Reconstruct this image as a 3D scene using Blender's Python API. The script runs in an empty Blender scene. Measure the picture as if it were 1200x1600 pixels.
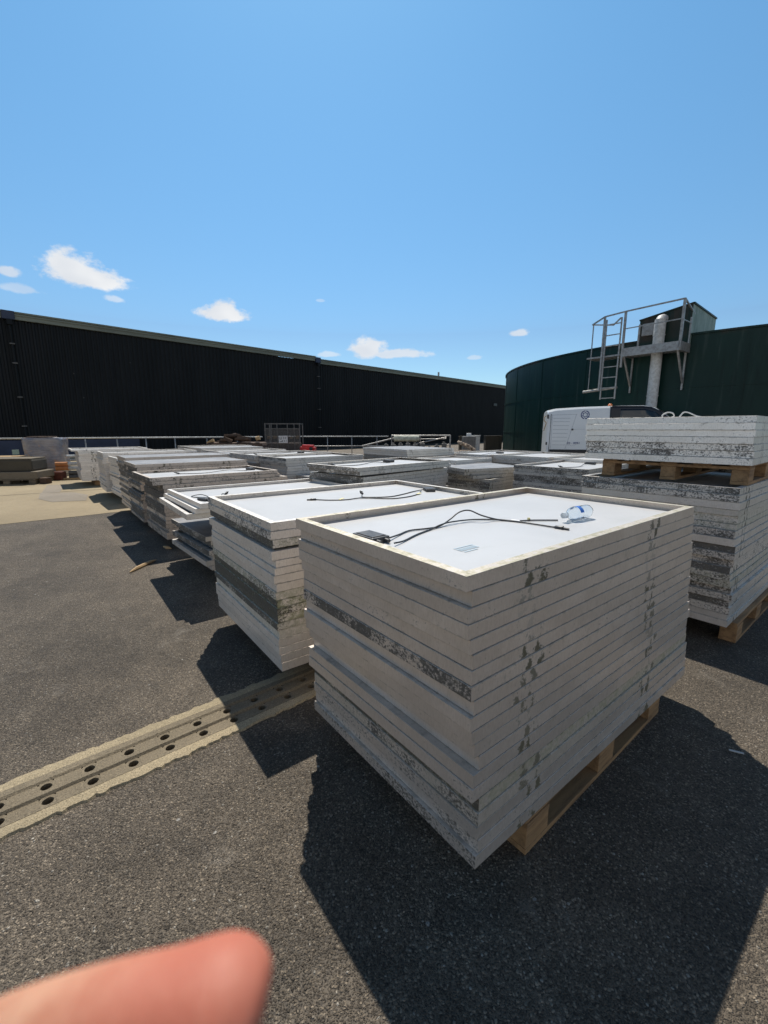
import bpy, bmesh, math, random
from mathutils import Vector, Matrix, noise
R = math.radians
random.seed(11)
sc = bpy.context.scene
col = sc.collection
# ------------------------------------------------------------------ camera
EYE = 1.46
cam_d = bpy.data.cameras.new('camera'); cam = bpy.data.objects.new('camera', cam_d); col.objects.link(cam)
cam.location = (0, 0, EYE); cam.rotation_euler = (R(90) - math.atan(129 / 680), 0, 0)
cam_d.sensor_fit = 'HORIZONTAL'; cam_d.sensor_width = 36; cam_d.lens = 36 * 680 / 1200
cam_d.clip_start = 0.01; cam_d.clip_end = 2000
cam_d.dof.use_dof = True; cam_d.dof.focus_distance = 2.8; cam_d.dof.aperture_fstop = 9
sc.camera = cam
sc.render.resolution_x = 768; sc.render.resolution_y = 1024
# ------------------------------------------------------------------ light
SUN_EL, SUN_AZ = R(57.5), math.atan2(-0.10, 0.64)       # azimuth measured from +y towards +x
sd = Vector((math.sin(SUN_AZ) * math.cos(SUN_EL), math.cos(SUN_AZ) * math.cos(SUN_EL), math.sin(SUN_EL)))
sun_d = bpy.data.lights.new('sun', 'SUN'); sun_d.energy = 5.0; sun_d.angle = R(0.53); sun_d.color = (1, .95, .86)
sun = bpy.data.objects.new('sun', sun_d); col.objects.link(sun); sun.rotation_euler = sd.to_track_quat('Z', 'Y').to_euler()
sun.location = sd * 60
sc.view_settings.view_transform = 'Standard'; sc.view_settings.look = 'None'
sc.view_settings.exposure = 0.0; sc.view_settings.gamma = 1
w = bpy.data.worlds.new('World'); sc.world = w; w.use_nodes = True
nt = w.node_tree; nt.nodes.clear()


class NT:
    """small helper round a node tree"""
    def __init__(s, t): s.t = t
    def n(s, typ, **k):
        nd = s.t.nodes.new(typ)
        for a, b in k.items(): setattr(nd, a, b)
        return nd
    def put(s, sock, v):
        if v is None: return
        if isinstance(v, bpy.types.NodeSocket): s.t.links.new(v, sock)
        else:
            if isinstance(v, tuple) and len(v) == 3 and sock.type == 'RGBA': v = v + (1,)
            sock.default_value = v
    def m(s, op, a, b=None, c=None, clamp=False):
        nd = s.n('ShaderNodeMath', operation=op, use_clamp=clamp)
        for i, v in enumerate((a, b, c)): s.put(nd.inputs[i], v)
        return nd.outputs[0]
    def vm(s, op, a, b=None, sc_=None):
        nd = s.n('ShaderNodeVectorMath', operation=op); s.put(nd.inputs[0], a); s.put(nd.inputs[1], b)
        if sc_ is not None: s.put(nd.inputs['Scale'], sc_)
        return nd.outputs[0]
    def mix(s, f, a, b, mode='MIX'):
        nd = s.n('ShaderNodeMix', data_type='RGBA', blend_type=mode)
        s.put(nd.inputs[0], f); s.put(nd.inputs[6], a); s.put(nd.inputs[7], b)
        return nd.outputs[2]
    def noise(s, v, scale, detail=4, rough=.5, out=0, dist=0):
        nd = s.n('ShaderNodeTexNoise'); s.put(nd.inputs['Vector'], v); nd.inputs['Scale'].default_value = scale
        nd.inputs['Detail'].default_value = detail; nd.inputs['Roughness'].default_value = rough
        nd.inputs['Distortion'].default_value = dist
        return nd.outputs[out]
    def vor(s, v, scale, feature='F1', out='Distance'):
        nd = s.n('ShaderNodeTexVoronoi', feature=feature); s.put(nd.inputs['Vector'], v); nd.inputs['Scale'].default_value = scale
        return nd.outputs[out]
    def ramp(s, f, lo, hi):
        nd = s.n('ShaderNodeMapRange', interpolation_type='SMOOTHSTEP'); s.put(nd.inputs[0], f)
        nd.inputs[1].default_value = lo; nd.inputs[2].default_value = hi
        return nd.outputs[0]
    def attr(s, name):
        nd = s.n('ShaderNodeAttribute', attribute_type='OBJECT', attribute_name=name); return nd.outputs['Fac']
    def sep(s, v):
        nd = s.n('ShaderNodeSeparateXYZ'); s.put(nd.inputs[0], v); return nd.outputs
    def comb(s, x, y, z):
        nd = s.n('ShaderNodeCombineXYZ')
        for i, v in enumerate((x, y, z)): s.put(nd.inputs[i], v)
        return nd.outputs[0]


W = NT(nt)
sky = W.n('ShaderNodeTexSky', sky_type='NISHITA', sun_disc=False, sun_elevation=SUN_EL, sun_rotation=SUN_AZ)
sky.altitude = 0; sky.air_density = 1.0; sky.dust_density = 0.15; sky.ozone_density = 3.0
geo = W.n('ShaderNodeTexCoord').outputs['Generated']
sx, sy, sz = W.sep(geo)[:3]
az = W.m('ARCTAN2', sx, sy); el = W.m('ARCSINE', sz)
p = W.comb(az, W.m('MULTIPLY', el, 1.5), 0)
n1 = W.noise(p, 34, 9, .64); n2 = W.noise(p, 9, 2, .5)
cl = None
for (a0, e0, wa, we, dens) in ((-.582, .2665, .052, .0400, 1), (-.548, .2590, .062, .0230, 1), (-.334, .2250, .058, .0210, 1), (-.328, .2310, .030, .0270, 1),
                         (-.034, .1680, .050, .0300, .95), (.020, .1600, .105, .0135, .8), (.2863, .1939, .026, .0100, .75),
                         (-.6728, .2507, .022, .0110, .7), (-.661, .2277, .034, .0100, .40), (-.5221, .2325, .020, .0085, .5),
                         (-.12, .158, .03, .008, .5), (.195, .150, .02, .007, .4), (-.135, .262, .012, .005, .3)):
    dx = W.m('DIVIDE', W.m('SUBTRACT', az, a0), wa); dy = W.m('DIVIDE', W.m('SUBTRACT', el, e0), we)
    # flat base: the lower half fades faster
    dy = W.m('MULTIPLY', dy, W.m('ADD', 1.0, W.m('MULTIPLY', W.m('LESS_THAN', dy, 0.0), .45)))
    r2 = W.m('ADD', W.m('MULTIPLY', dx, dx), W.m('MULTIPLY', dy, dy))
    v = W.m('ADD', W.m('SUBTRACT', 1.0, W.m('SQRT', r2)), W.m('MULTIPLY', W.m('SUBTRACT', n1, .5), 1.35))
    v = W.m('MULTIPLY', W.ramp(v, .02, .50), dens)
    cl = v if cl is None else W.m('MAXIMUM', cl, v)
# unseen low cumulus behind the viewer, added to brighten camera-facing sides
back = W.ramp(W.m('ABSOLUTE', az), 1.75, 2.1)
fill_bank = W.m('ADD', W.noise(W.comb(W.m('MULTIPLY', sx, 1.0), W.m('MULTIPLY', sy, 1.0), W.m('MULTIPLY', sz, 2.2)), 3.2, 7, .55), W.m('MULTIPLY', W.ramp(el, .75, .1), .22))
fill_bank = W.m('MULTIPLY', W.m('MULTIPLY', W.ramp(fill_bank, .54, .68), back), W.ramp(el, .62, .42))
cl = W.m('MAXIMUM', cl, fill_bank)
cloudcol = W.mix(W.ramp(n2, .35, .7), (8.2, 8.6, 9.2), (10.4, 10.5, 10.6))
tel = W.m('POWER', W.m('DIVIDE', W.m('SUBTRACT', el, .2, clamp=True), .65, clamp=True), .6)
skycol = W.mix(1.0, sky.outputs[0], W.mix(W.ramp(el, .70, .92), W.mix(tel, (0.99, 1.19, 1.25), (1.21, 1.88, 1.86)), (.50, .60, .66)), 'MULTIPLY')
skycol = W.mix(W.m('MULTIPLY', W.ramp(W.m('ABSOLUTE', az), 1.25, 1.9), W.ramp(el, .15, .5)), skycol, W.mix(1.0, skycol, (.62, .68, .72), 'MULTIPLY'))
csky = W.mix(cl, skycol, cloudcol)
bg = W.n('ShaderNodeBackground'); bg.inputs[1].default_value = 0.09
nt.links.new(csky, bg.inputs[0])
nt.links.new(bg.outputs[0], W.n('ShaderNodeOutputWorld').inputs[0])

# ------------------------------------------------------------------ materials
def mat(name, color=(.5, .5, .5), rough=.6, metal=0.0, fn=None, **k):
    m = bpy.data.materials.new(name); m.use_nodes = True; t = NT(m.node_tree)
    b = m.node_tree.nodes['Principled BSDF']
    b.inputs['Base Color'].default_value = tuple(color) + (1,); b.inputs['Roughness'].default_value = rough; b.inputs['Metallic'].default_value = metal
    for a, v in k.items(): b.inputs[a.replace('_', ' ')].default_value = v
    if fn: fn(t, b)
    return m
def bump(t, b, h, strength=.3, dist=.01):
    nd = t.n('ShaderNodeBump'); nd.inputs['Strength'].default_value = strength; nd.inputs['Distance'].default_value = dist
    t.put(nd.inputs['Height'], h); t.put(b.inputs['Normal'], nd.outputs[0])
def worn(c1, c2, scale=8, rough=.6, metal=0, bs=.15, bd=.004, stretch=(1, 1, 1), lo=.35, hi=.7, fine=90):
    """two-tone weathered surface"""
    def f(t, b):
        o = t.n('ShaderNodeTexCoord').outputs['Object']
        o = t.vm('ADD', o, t.vm('SCALE', t.comb(1, 2, 3), sc_=t.m('MULTIPLY', t.n('ShaderNodeObjectInfo').outputs['Random'], 7)))
        o = t.vm('MULTIPLY', o, stretch)
        a = t.noise(o, scale, 7, .65); bb = t.noise(o, fine, 3, .6)
        f1 = t.ramp(t.m('ADD', a, t.m('MULTIPLY', t.m('SUBTRACT', bb, .5), .35)), lo, hi)
        t.put(b.inputs['Base Color'], t.mix(f1, c1, c2))
        t.put(b.inputs['Roughness'], t.m('ADD', rough - .1, t.m('MULTIPLY', a, .25)))
        bump(t, b, t.m('ADD', a, t.m('MULTIPLY', bb, .4)), bs, bd)
    return f

def f_frame(t, b):
    tc = t.n('ShaderNodeTexCoord'); o = tc.outputs['Object']; nrm = tc.outputs['Normal']
    rnd = t.n('ShaderNodeObjectInfo').outputs['Random']
    dirt = t.attr('dirt'); tone = t.attr('tone'); moss = t.attr('moss')
    x, y, z = t.sep(o)[:3]; nx, ny, nz = t.sep(nrm)[:3]
    oo = t.vm('ADD', o, t.vm('SCALE', t.comb(3, 5, 2), sc_=t.m('MULTIPLY', rnd, 9)))
    big = t.noise(oo, 5, 4, .6); fine = t.noise(t.vm('MULTIPLY', oo, (1, 1, 1.3)), 75, 6, .72); mid = t.noise(oo, 24, 5, .65)
    # black lichen bands; heavier along the short ends
    endf = t.ramp(t.m('ABSOLUTE', nx), .5, .9)
    dd = t.m('MULTIPLY', dirt, t.m('ADD', t.attr('sidedirt'), t.m('MULTIPLY', endf, t.m('SUBTRACT', 1.0, t.attr('sidedirt')))))
    v = t.m('ADD', t.m('ADD', t.m('MULTIPLY', fine, 1.0), t.m('MULTIPLY', big, .7)), t.m('MULTIPLY', dd, .47))
    blk = t.m('MULTIPLY', t.ramp(v, 1.07, 1.24), t.ramp(t.m('ABSOLUTE', nz), .8, .5))
    # run-off film creeping from the lower and upper edges
    edge = t.m('MAXIMUM', t.ramp(z, .010, .0), t.m('MULTIPLY', t.ramp(t.m('SUBTRACT', z, t.attr('edgeh')), -.0096, .0004), .8))
    film = t.ramp(t.m('ADD', t.m('MULTIPLY', edge, .17), t.m('ADD', mid, t.m('MULTIPLY', dirt, .10))), .62, .86)
    # drip stains under the clamp positions
    s1 = t.m('ABSOLUTE', t.m('SUBTRACT', x, t.attr('clampone'))); s2 = t.m('ABSOLUTE', t.m('SUBTRACT', x, t.attr('clamptwo')))
    # each clamp leaves two narrow runs side by side
    s = t.m('MINIMUM', s1, s2); s = t.m('ABSOLUTE', t.m('SUBTRACT', s, t.m('ADD', .018, t.m('MULTIPLY', rnd, .024))))
    s = t.m('ADD', s, t.m('MULTIPLY', t.m('SUBTRACT', mid, .5), .16))
    s = t.m('SUBTRACT', s, t.m('MULTIPLY', t.m('SUBTRACT', fine, .5), .05))
    s = t.m('ADD', s, t.m('MULTIPLY', z, .25))
    st = t.m('MULTIPLY', t.ramp(s, .022, .004), t.ramp(t.m('ABSOLUTE', ny), .6, .9))
    st = t.m('MULTIPLY', st, t.attr('stain'))
    # rust-brown and fleck marks
    fleck = t.ramp(t.vor(t.vm('MULTIPLY', oo, (1, 1, 1)), 30), .11, .07)
    fl = t.m('MULTIPLY', fleck, t.m('ADD', .25, t.m('MULTIPLY', dirt, .6)))
    base = t.mix(t.ramp(big, .35, .7), (.70, .67, .63), (.80, .775, .74))
    base = t.mix(t.m('MULTIPLY', t.ramp(t.noise(t.vm('MULTIPLY', oo, (1, 1, .3)), 160, 3, .6), .35, .75), .25), base, (.40, .36, .30))
    wm = t.attr('warm')
    c = t.mix(1.0, base, t.comb(tone, t.m('MULTIPLY', tone, t.m('SUBTRACT', 1.0, t.m('MULTIPLY', wm, .15))), t.m('MULTIPLY', tone, t.m('SUBTRACT', 1.0, t.m('MULTIPLY', wm, .27)))), 'MULTIPLY')
    c = t.mix(t.m('MULTIPLY', film, .55), c, (.20, .165, .115))
    c = t.mix(t.m('MULTIPLY', fl, .7), c, (.12, .085, .06))
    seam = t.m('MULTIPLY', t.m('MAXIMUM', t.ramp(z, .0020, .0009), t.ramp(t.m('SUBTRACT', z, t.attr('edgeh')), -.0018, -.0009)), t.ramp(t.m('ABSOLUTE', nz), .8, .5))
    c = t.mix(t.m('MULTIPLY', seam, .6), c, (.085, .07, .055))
    mossm = t.m('MULTIPLY', t.ramp(t.m('ADD', t.m('MULTIPLY', mid, .6), t.m('MULTIPLY', fine, .5)), .42, .62), t.m('MAXIMUM', moss, t.m('MULTIPLY', t.m('MULTIPLY', moss, -1.0), t.ramp(nz, .5, .9))))
    c = t.mix(mossm, c, (.20, .215, .075))
    c = t.mix(t.m('MULTIPLY', st, .85), c, (.115, .10, .06))
    c = t.mix(t.m('MULTIPLY', blk, .88), c, t.mix(t.ramp(mid, .46, .68), (.026, .021, .014), (.095, .077, .052)))
    t.put(b.inputs['Base Color'], c)
    clean = t.m('SUBTRACT', 1.0, t.m('MAXIMUM', t.m('MAXIMUM', blk, st), t.m('MAXIMUM', mossm, t.m('MULTIPLY', film, .6))))
    t.put(b.inputs['Metallic'], t.m('MULTIPLY', clean, .5))
    t.put(b.inputs['Roughness'], t.m('SUBTRACT', .78, t.m('MULTIPLY', clean, .38)))
    bump(t, b, t.m('ADD', t.m('MULTIPLY', blk, .5), fine), .22, .0015)
def f_sheet(t, b):
    o = t.n('ShaderNodeTexCoord').outputs['Object']; r = t.n('ShaderNodeObjectInfo').outputs['Random']
    o = t.vm('ADD', o, t.vm('SCALE', t.comb(3, 5, 2), sc_=t.m('MULTIPLY', r, 9)))
    a = t.noise(o, 2.5, 5, .6); f = t.noise(o, 60, 4, .7)
    c = t.mix(t.ramp(a, .3, .75), (.58, .57, .56), (.53, .52, .51))
    c = t.mix(t.m('MULTIPLY', t.ramp(f, .66, .74), .45), c, (.35, .33, .28))
    w_ = t.noise(t.vm('MULTIPLY', o, (1, 3, 1)), 3.0, 8, .7)
    c = t.mix(t.m('MULTIPLY', t.ramp(w_, .54, .72), .5), c, (.50, .50, .47))
    rg = t.ramp(t.m('ABSOLUTE', t.m('SUBTRACT', t.vor(t.vm('ADD', o, t.vm('SCALE', t.noise(o, 9, 2, .5, out=1), sc_=.04)), 2.6), .17)), .006, .001)
    c = t.mix(t.m('MULTIPLY', rg, .22), c, (.42, .41, .37))
    sp = t.ramp(t.vor(o, 14), .035, .02)
    c = t.mix(t.m('MULTIPLY', sp, .7), c, (.12, .11, .09))
    t.put(b.inputs['Base Color'], c)
def f_glass(t, b):
    o = t.n('ShaderNodeTexCoord').outputs['Object']
    a = t.noise(o, 4, 6, .65); f = t.noise(o, 70, 4, .7)
    x, y, z = t.sep(o)[:3]
    gx = t.m('LESS_THAN', t.m('ABSOLUTE', t.m('SUBTRACT', t.m('FRACT', t.m('MULTIPLY', x, 6.25)), .5)), .012)
    gy = t.m('LESS_THAN', t.m('ABSOLUTE', t.m('SUBTRACT', t.m('FRACT', t.m('MULTIPLY', y, 6.25)), .5)), .012)
    c = t.mix(t.ramp(a, .3, .7), (.14, .145, .16), (.27, .27, .28))
    c = t.mix(t.m('MULTIPLY', t.m('MAXIMUM', gx, gy), .25), c, (.4, .42, .45))
    c = t.mix(t.m('MULTIPLY', t.ramp(f, .5, .7), .6), c, (.36, .35, .33))
    t.put(b.inputs['Base Color'], c); t.put(b.inputs['Roughness'], t.m('ADD', .42, t.m('MULTIPLY', f, .3)))
def f_asphalt(t, b):
    o = t.n('ShaderNodeTexCoord').outputs['Object']
    oo = t.vm('ADD', o, t.vm('SCALE', t.noise(o, 45, 2, .5, out=1), sc_=.012))
    vn = t.n('ShaderNodeTexVoronoi'); t.put(vn.inputs['Vector'], oo); vn.inputs['Scale'].default_value = 118
    vs = t.sep(vn.outputs['Color']); d = vn.outputs['Distance']
    vn2 = t.n('ShaderNodeTexVoronoi'); t.put(vn2.inputs['Vector'], oo); vn2.inputs['Scale'].default_value = 230
    d2 = vn2.outputs['Distance']; v2 = t.sep(vn2.outputs['Color'])
    patch = t.noise(o, .55, 6, .62); patch2 = t.noise(o, 4.5, 5, .65)
    chip = t.mix(t.m('POWER', vs[0], 1.4), (.076, .060, .044), (.355, .288, .212))
    chip = t.mix(t.ramp(vs[1], .95, .985), chip, (.40, .36, .30))
    grit = t.mix(v2[0], (.034, .027, .020), (.165, .132, .096))
    expo = t.m('LESS_THAN', vs[2], .58)
    c = t.mix(t.m('MULTIPLY', expo, t.ramp(d, .62, .45)), grit, chip)
    k = t.m('ADD', .60, t.m('ADD', t.m('MULTIPLY', t.ramp(patch, .35, .65), .50), t.m('MULTIPLY', t.ramp(patch2, .3, .7), .26)))
    c = t.mix(1.0, c, t.comb(k, k, k), 'MULTIPLY')
    dust = t.ramp(t.noise(o, 1.7, 7, .7), .56, .74)
    c = t.mix(t.m('MULTIPLY', dust, .25), c, (.25, .21, .16))
    oil = t.ramp(t.noise(t.vm('ADD', o, (40, 7, 0)), 1.1, 3, .5), .60, .72)
    c = t.mix(t.m('MULTIPLY', oil, .16), c, (.035, .032, .03))
    ve = t.n('ShaderNodeTexVoronoi', feature='DISTANCE_TO_EDGE'); t.put(ve.inputs['Vector'], t.vm('ADD', o, t.vm('SCALE', t.noise(o, 2.2, 5, .65, out=1), sc_=.55))); ve.inputs['Scale'].default_value = .23
    crack = t.m('MULTIPLY', t.ramp(ve.outputs['Distance'], .0022, .0008), t.ramp(t.noise(o, .5, 3, .5), .45, .6))
    c = t.mix(t.m('MULTIPLY', crack, .7), c, (.02, .017, .014))
    scuff = t.m('MULTIPLY', t.ramp(t.noise(t.vm('MULTIPLY', o, (1.2, 1.2, 1)), 2.4, 9, .75), .56, .74), .45)
    c = t.mix(scuff, c, (.33, .29, .24))
    spot = t.ramp(t.vor(t.vm('ADD', o, (5, 3, 0)), .62), .045, .02)
    c = t.mix(t.m('MULTIPLY', spot, .35), c, (.36, .22, .08))
    white = t.m('MULTIPLY', t.ramp(t.vor(oo, 5.5), .045, .025), .6)
    c = t.mix(white, c, (.5, .48, .44))
    t.put(b.inputs['Base Color'], c)
    h = t.m('ADD', t.m('MULTIPLY', t.m('MULTIPLY', expo, t.ramp(d, .6, .1)), 1.0), t.m('MULTIPLY', t.ramp(d2, .6, .1), .45))
    bump(t, b, h, 1.0, .006)
def f_concrete(c1, c2, sp=.5):
    def f(t, b):
        o = t.n('ShaderNodeTexCoord').outputs['Object']
        a = t.noise(o, .6, 6, .6); m_ = t.noise(o, 12, 6, .7); g = t.noise(o, 170, 3, .7)
        c = t.mix(t.ramp(a, .3, .7), c1, c2)
        c = t.mix(t.m('MULTIPLY', t.ramp(m_, .5, .75), .4), c, tuple(v * .55 for v in c1))
        c = t.mix(t.m('MULTIPLY', t.ramp(g, .48, .66), sp), c, tuple(v * .35 for v in c1))
        lt = t.ramp(t.noise(t.vm('ADD', o, (3, 3, 3)), 120, 3, .7), .56, .66)
        c = t.mix(t.m('MULTIPLY', lt, sp * .7), c, tuple(min(1, v * 1.45) for v in c2))
        t.put(b.inputs['Base Color'], c); bump(t, b, t.m('ADD', g, m_), .9, .006)
    return f

M = {}
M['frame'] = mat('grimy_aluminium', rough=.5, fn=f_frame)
M['sheet'] = mat('white_backsheet', (.8, .8, .8), .38, fn=f_sheet)
M['glass'] = mat('dusty_module_glass', (.1, .1, .1), .4, fn=f_glass)
M['black'] = mat('black_plastic', rough=.38, fn=worn((.018, .018, .02), (.05, .05, .052), 30, .4))
M['jbox'] = mat('junction_box_plastic', rough=.35, fn=worn((.022, .022, .025), (.075, .072, .07), 20, .42))
M['cable'] = mat('cable_rubber', (.035, .033, .032), .45)
M['tape'] = mat('yellow_tape', (.75, .66, .30), .5)
M['wtag'] = mat('white_cable_tag', (.8, .8, .8), .5)
M['print'] = mat('faint_print', (.50, .60, .66), .5)
M['asphalt'] = mat('asphalt', (.1, .1, .1), .68, fn=f_asphalt, Specular_IOR_Level=.3)
M['concrete'] = mat('yard_concrete', rough=.8, fn=f_concrete((.255, .195, .11), (.345, .27, .16), .35))
M['patch'] = mat('repair_patch', rough=.85, fn=f_concrete((.22, .185, .14), (.30, .25, .19), .5))
M['kerb'] = mat('drain_concrete', rough=.85, fn=f_concrete((.31, .25, .155), (.47, .375, .235), .8))
M['channel'] = mat('drain_channel_concrete', rough=.8, fn=f_concrete((.17, .135, .085), (.27, .215, .14), .7))
M['hole'] = mat('drain_void', (.012, .011, .010), .9)
M['wood'] = mat('pallet_wood', rough=.75, fn=worn((.38, .22, .10), (.20, .115, .055), 3, .75, stretch=(1, 9, 9), bs=.4, bd=.003, fine=40))
M['oldwood'] = mat('weathered_wood', rough=.8, fn=worn((.20, .155, .10), (.08, .06, .04), 3, .8, stretch=(1, 9, 9), bs=.4, bd=.003, fine=40))
M['stick'] = mat('split_wood', rough=.8, fn=worn((.52, .36, .19), (.30, .19, .09), 6, .8, stretch=(1, 8, 8)))
M['galv'] = mat('galvanised_steel', rough=.45, metal=.6, fn=worn((.42, .41, .39), (.27, .25, .235), 9, .5, .6))
M['whitepipe'] = mat('white_painted_steel', rough=.45, fn=worn((.62, .62, .60), (.42, .41, .38), 9, .5))
M['slab'] = mat('dark_stone', rough=.85, fn=f_concrete((.055, .045, .032), (.085, .072, .05), .4))
M['slabtop'] = mat('light_stone', rough=.85, fn=f_concrete((.15, .12, .08), (.21, .17, .12), .4))
M['red'] = mat('red_plastic', rough=.35, fn=worn((.62, .012, .015), (.45, .012, .012), 9, .4))
M['rubble'] = mat('brown_debris', rough=.9, fn=worn((.11, .062, .036), (.035, .024, .018), 7, .85, bs=.6, bd=.02))
M['rubble_pale'] = mat('pale_debris', rough=.9, fn=worn((.52, .42, .32), (.20, .14, .10), 9, .85, bs=.6, bd=.02))
M['vanwhite'] = mat('white_van_paint', rough=.3, Coat_Weight=.5, fn=worn((.84, .86, .86), (.76, .79, .79), 1.6, .32, bs=.02, lo=.3, hi=.8))
M['vanblack'] = mat('black_trim', (.014, .015, .018), .4)
M['vglass'] = mat('van_window', (.012, .015, .017), .06, Coat_Weight=.4)
M['vscreen_lit'] = mat('sunlit_pale_glass', (.17, .17, .145), .35)  # sunlit paleness of the windscreen is put into its colour
M['logo'] = mat('navy_lettering', (.035, .06, .22), .4)
M['rubber'] = mat('tyre_rubber', (.03, .03, .03), .8)
M['orange'] = mat('amber_lens', (.75, .22, .06), .25)
M['rope'] = mat('pale_hose', (.55, .55, .53), .5)
M['paper'] = mat('white_board', rough=.6, fn=worn((.72, .72, .70), (.6, .6, .58), 9, .6))
M['rack'] = mat('dark_grey_mesh', rough=.6, fn=worn((.14, .135, .125), (.09, .085, .08), 12, .6))
M['blue'] = mat('dark_blue_cladding', rough=.5, fn=worn((.028, .042, .085), (.02, .028, .055), 1.5, .5))

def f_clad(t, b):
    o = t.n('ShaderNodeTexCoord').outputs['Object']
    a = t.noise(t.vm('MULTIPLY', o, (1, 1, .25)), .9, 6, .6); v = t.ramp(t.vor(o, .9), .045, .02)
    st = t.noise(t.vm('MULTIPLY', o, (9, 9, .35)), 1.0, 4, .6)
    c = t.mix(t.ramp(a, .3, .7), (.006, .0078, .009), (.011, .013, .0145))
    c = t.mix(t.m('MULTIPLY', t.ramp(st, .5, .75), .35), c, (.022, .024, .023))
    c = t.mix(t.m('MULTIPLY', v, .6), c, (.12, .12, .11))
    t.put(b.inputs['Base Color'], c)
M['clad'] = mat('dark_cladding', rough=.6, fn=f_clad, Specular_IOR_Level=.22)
M['fascia'] = mat('grey_green_fascia', rough=.7, fn=worn((.20, .215, .165), (.14, .15, .115), 1.2, .5, stretch=(.3, .3, 3)))
M['roof'] = mat('roof_sheet', rough=.6, fn=worn((.16, .17, .16), (.12, .13, .12), 1, .6))
def f_tank(t, b):
    o = t.n('ShaderNodeTexCoord').outputs['Object']
    a = t.noise(t.vm('MULTIPLY', o, (1, 1, .22)), .7, 7, .62); g = t.noise(t.vm('MULTIPLY', o, (3, 3, .3)), 1.6, 6, .7)
    z = t.sep(o)[2]
    c = t.mix(t.ramp(a, .3, .7), (.004, .024, .019), (.007, .036, .028))
    c = t.mix(t.m('MULTIPLY', t.ramp(g, .50, .72), .55), c, (.006, .013, .012))
    c = t.mix(t.m('MULTIPLY', t.ramp(t.noise(t.vm('MULTIPLY', o, (1.6, 1.6, .12)), 2.5, 5, .6), .56, .72), .35), c, (.075, .10, .085))
    c = t.mix(t.m('MULTIPLY', t.m('MULTIPLY', t.ramp(z, 4.75, 5.0), t.ramp(a, .45, .6)), .5), c, (.10, .045, .03))
    t.put(b.inputs['Base Color'], c); t.put(b.inputs['Roughness'], t.m('ADD', .32, t.m('MULTIPLY', g, .3)))
    bump(t, b, a, .15, .02)
M['tank'] = mat('green_tank_steel', rough=.4, fn=f_tank, Specular_IOR_Level=.25)
def f_wrap(t, b):
    o = t.n('ShaderNodeTexCoord').outputs['Object']
    a = t.noise(t.vm('MULTIPLY', o, (1, 1, .9)), 3.2, 3, .5); wr = t.noise(t.vm('MULTIPLY', o, (2, 2, 14)), 2.0, 6, .7, dist=.8)
    c = t.mix(t.ramp(a, .35, .65), (.19, .18, .20), (.32, .27, .24))
    c = t.mix(t.m('MULTIPLY', t.ramp(t.noise(o, 4.5, 2, .5), .6, .68), .7), c, (.42, .24, .14))
    c = t.mix(t.m('MULTIPLY', t.ramp(wr, .40, .75), .45), c, (.50, .47, .49))
    t.put(b.inputs['Base Color'], c); bump(t, b, wr, .7, .03)
M['wrap'] = mat('stretch_film', rough=.28, Coat_Weight=.6, fn=f_wrap)
def f_skin(t, b):
    o = t.n('ShaderNodeTexCoord').outputs['Object']
    x = t.sep(o)[0]
    a = t.noise(o, 55, 4, .5); g = t.noise(t.vm('MULTIPLY', o, (3.5, 1, 1)), 260, 4, .6)
    c = t.mix(t.ramp(t.m('ADD', t.m('MULTIPLY', a, .6), t.m('MULTIPLY', g, .4)), .40, .60), (.47, .19, .11), (.58, .30, .19))
    c = t.mix(t.m('MULTIPLY', t.ramp(x, -.045, -.012), .7), c, (.47, .12, .075))
    t.put(b.inputs['Base Color'], c); bump(t, b, g, .5, .0006)
M['skin'] = mat('skin', rough=.62, Subsurface_Weight=.25, fn=f_skin)
M['skin'].node_tree.nodes['Principled BSDF'].inputs['Subsurface Radius'].default_value = (.012, .004, .002)
M['sleeve'] = mat('dark_sleeve_cloth', rough=.9, fn=worn((.03, .035, .05), (.05, .055, .07), 60, .9))
def f_bottle(t, b):
    pass
M['pet'] = mat('clear_bottle_plastic', (.93, .97, 1.0), .04, Transmission_Weight=1.0, IOR=1.28)
M['blabel'] = mat('blue_bottle_label', (.05, .16, .55), .35)
M['bcap'] = mat('translucent_cap', (.72, .76, .78), .35, Transmission_Weight=.4)

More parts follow.
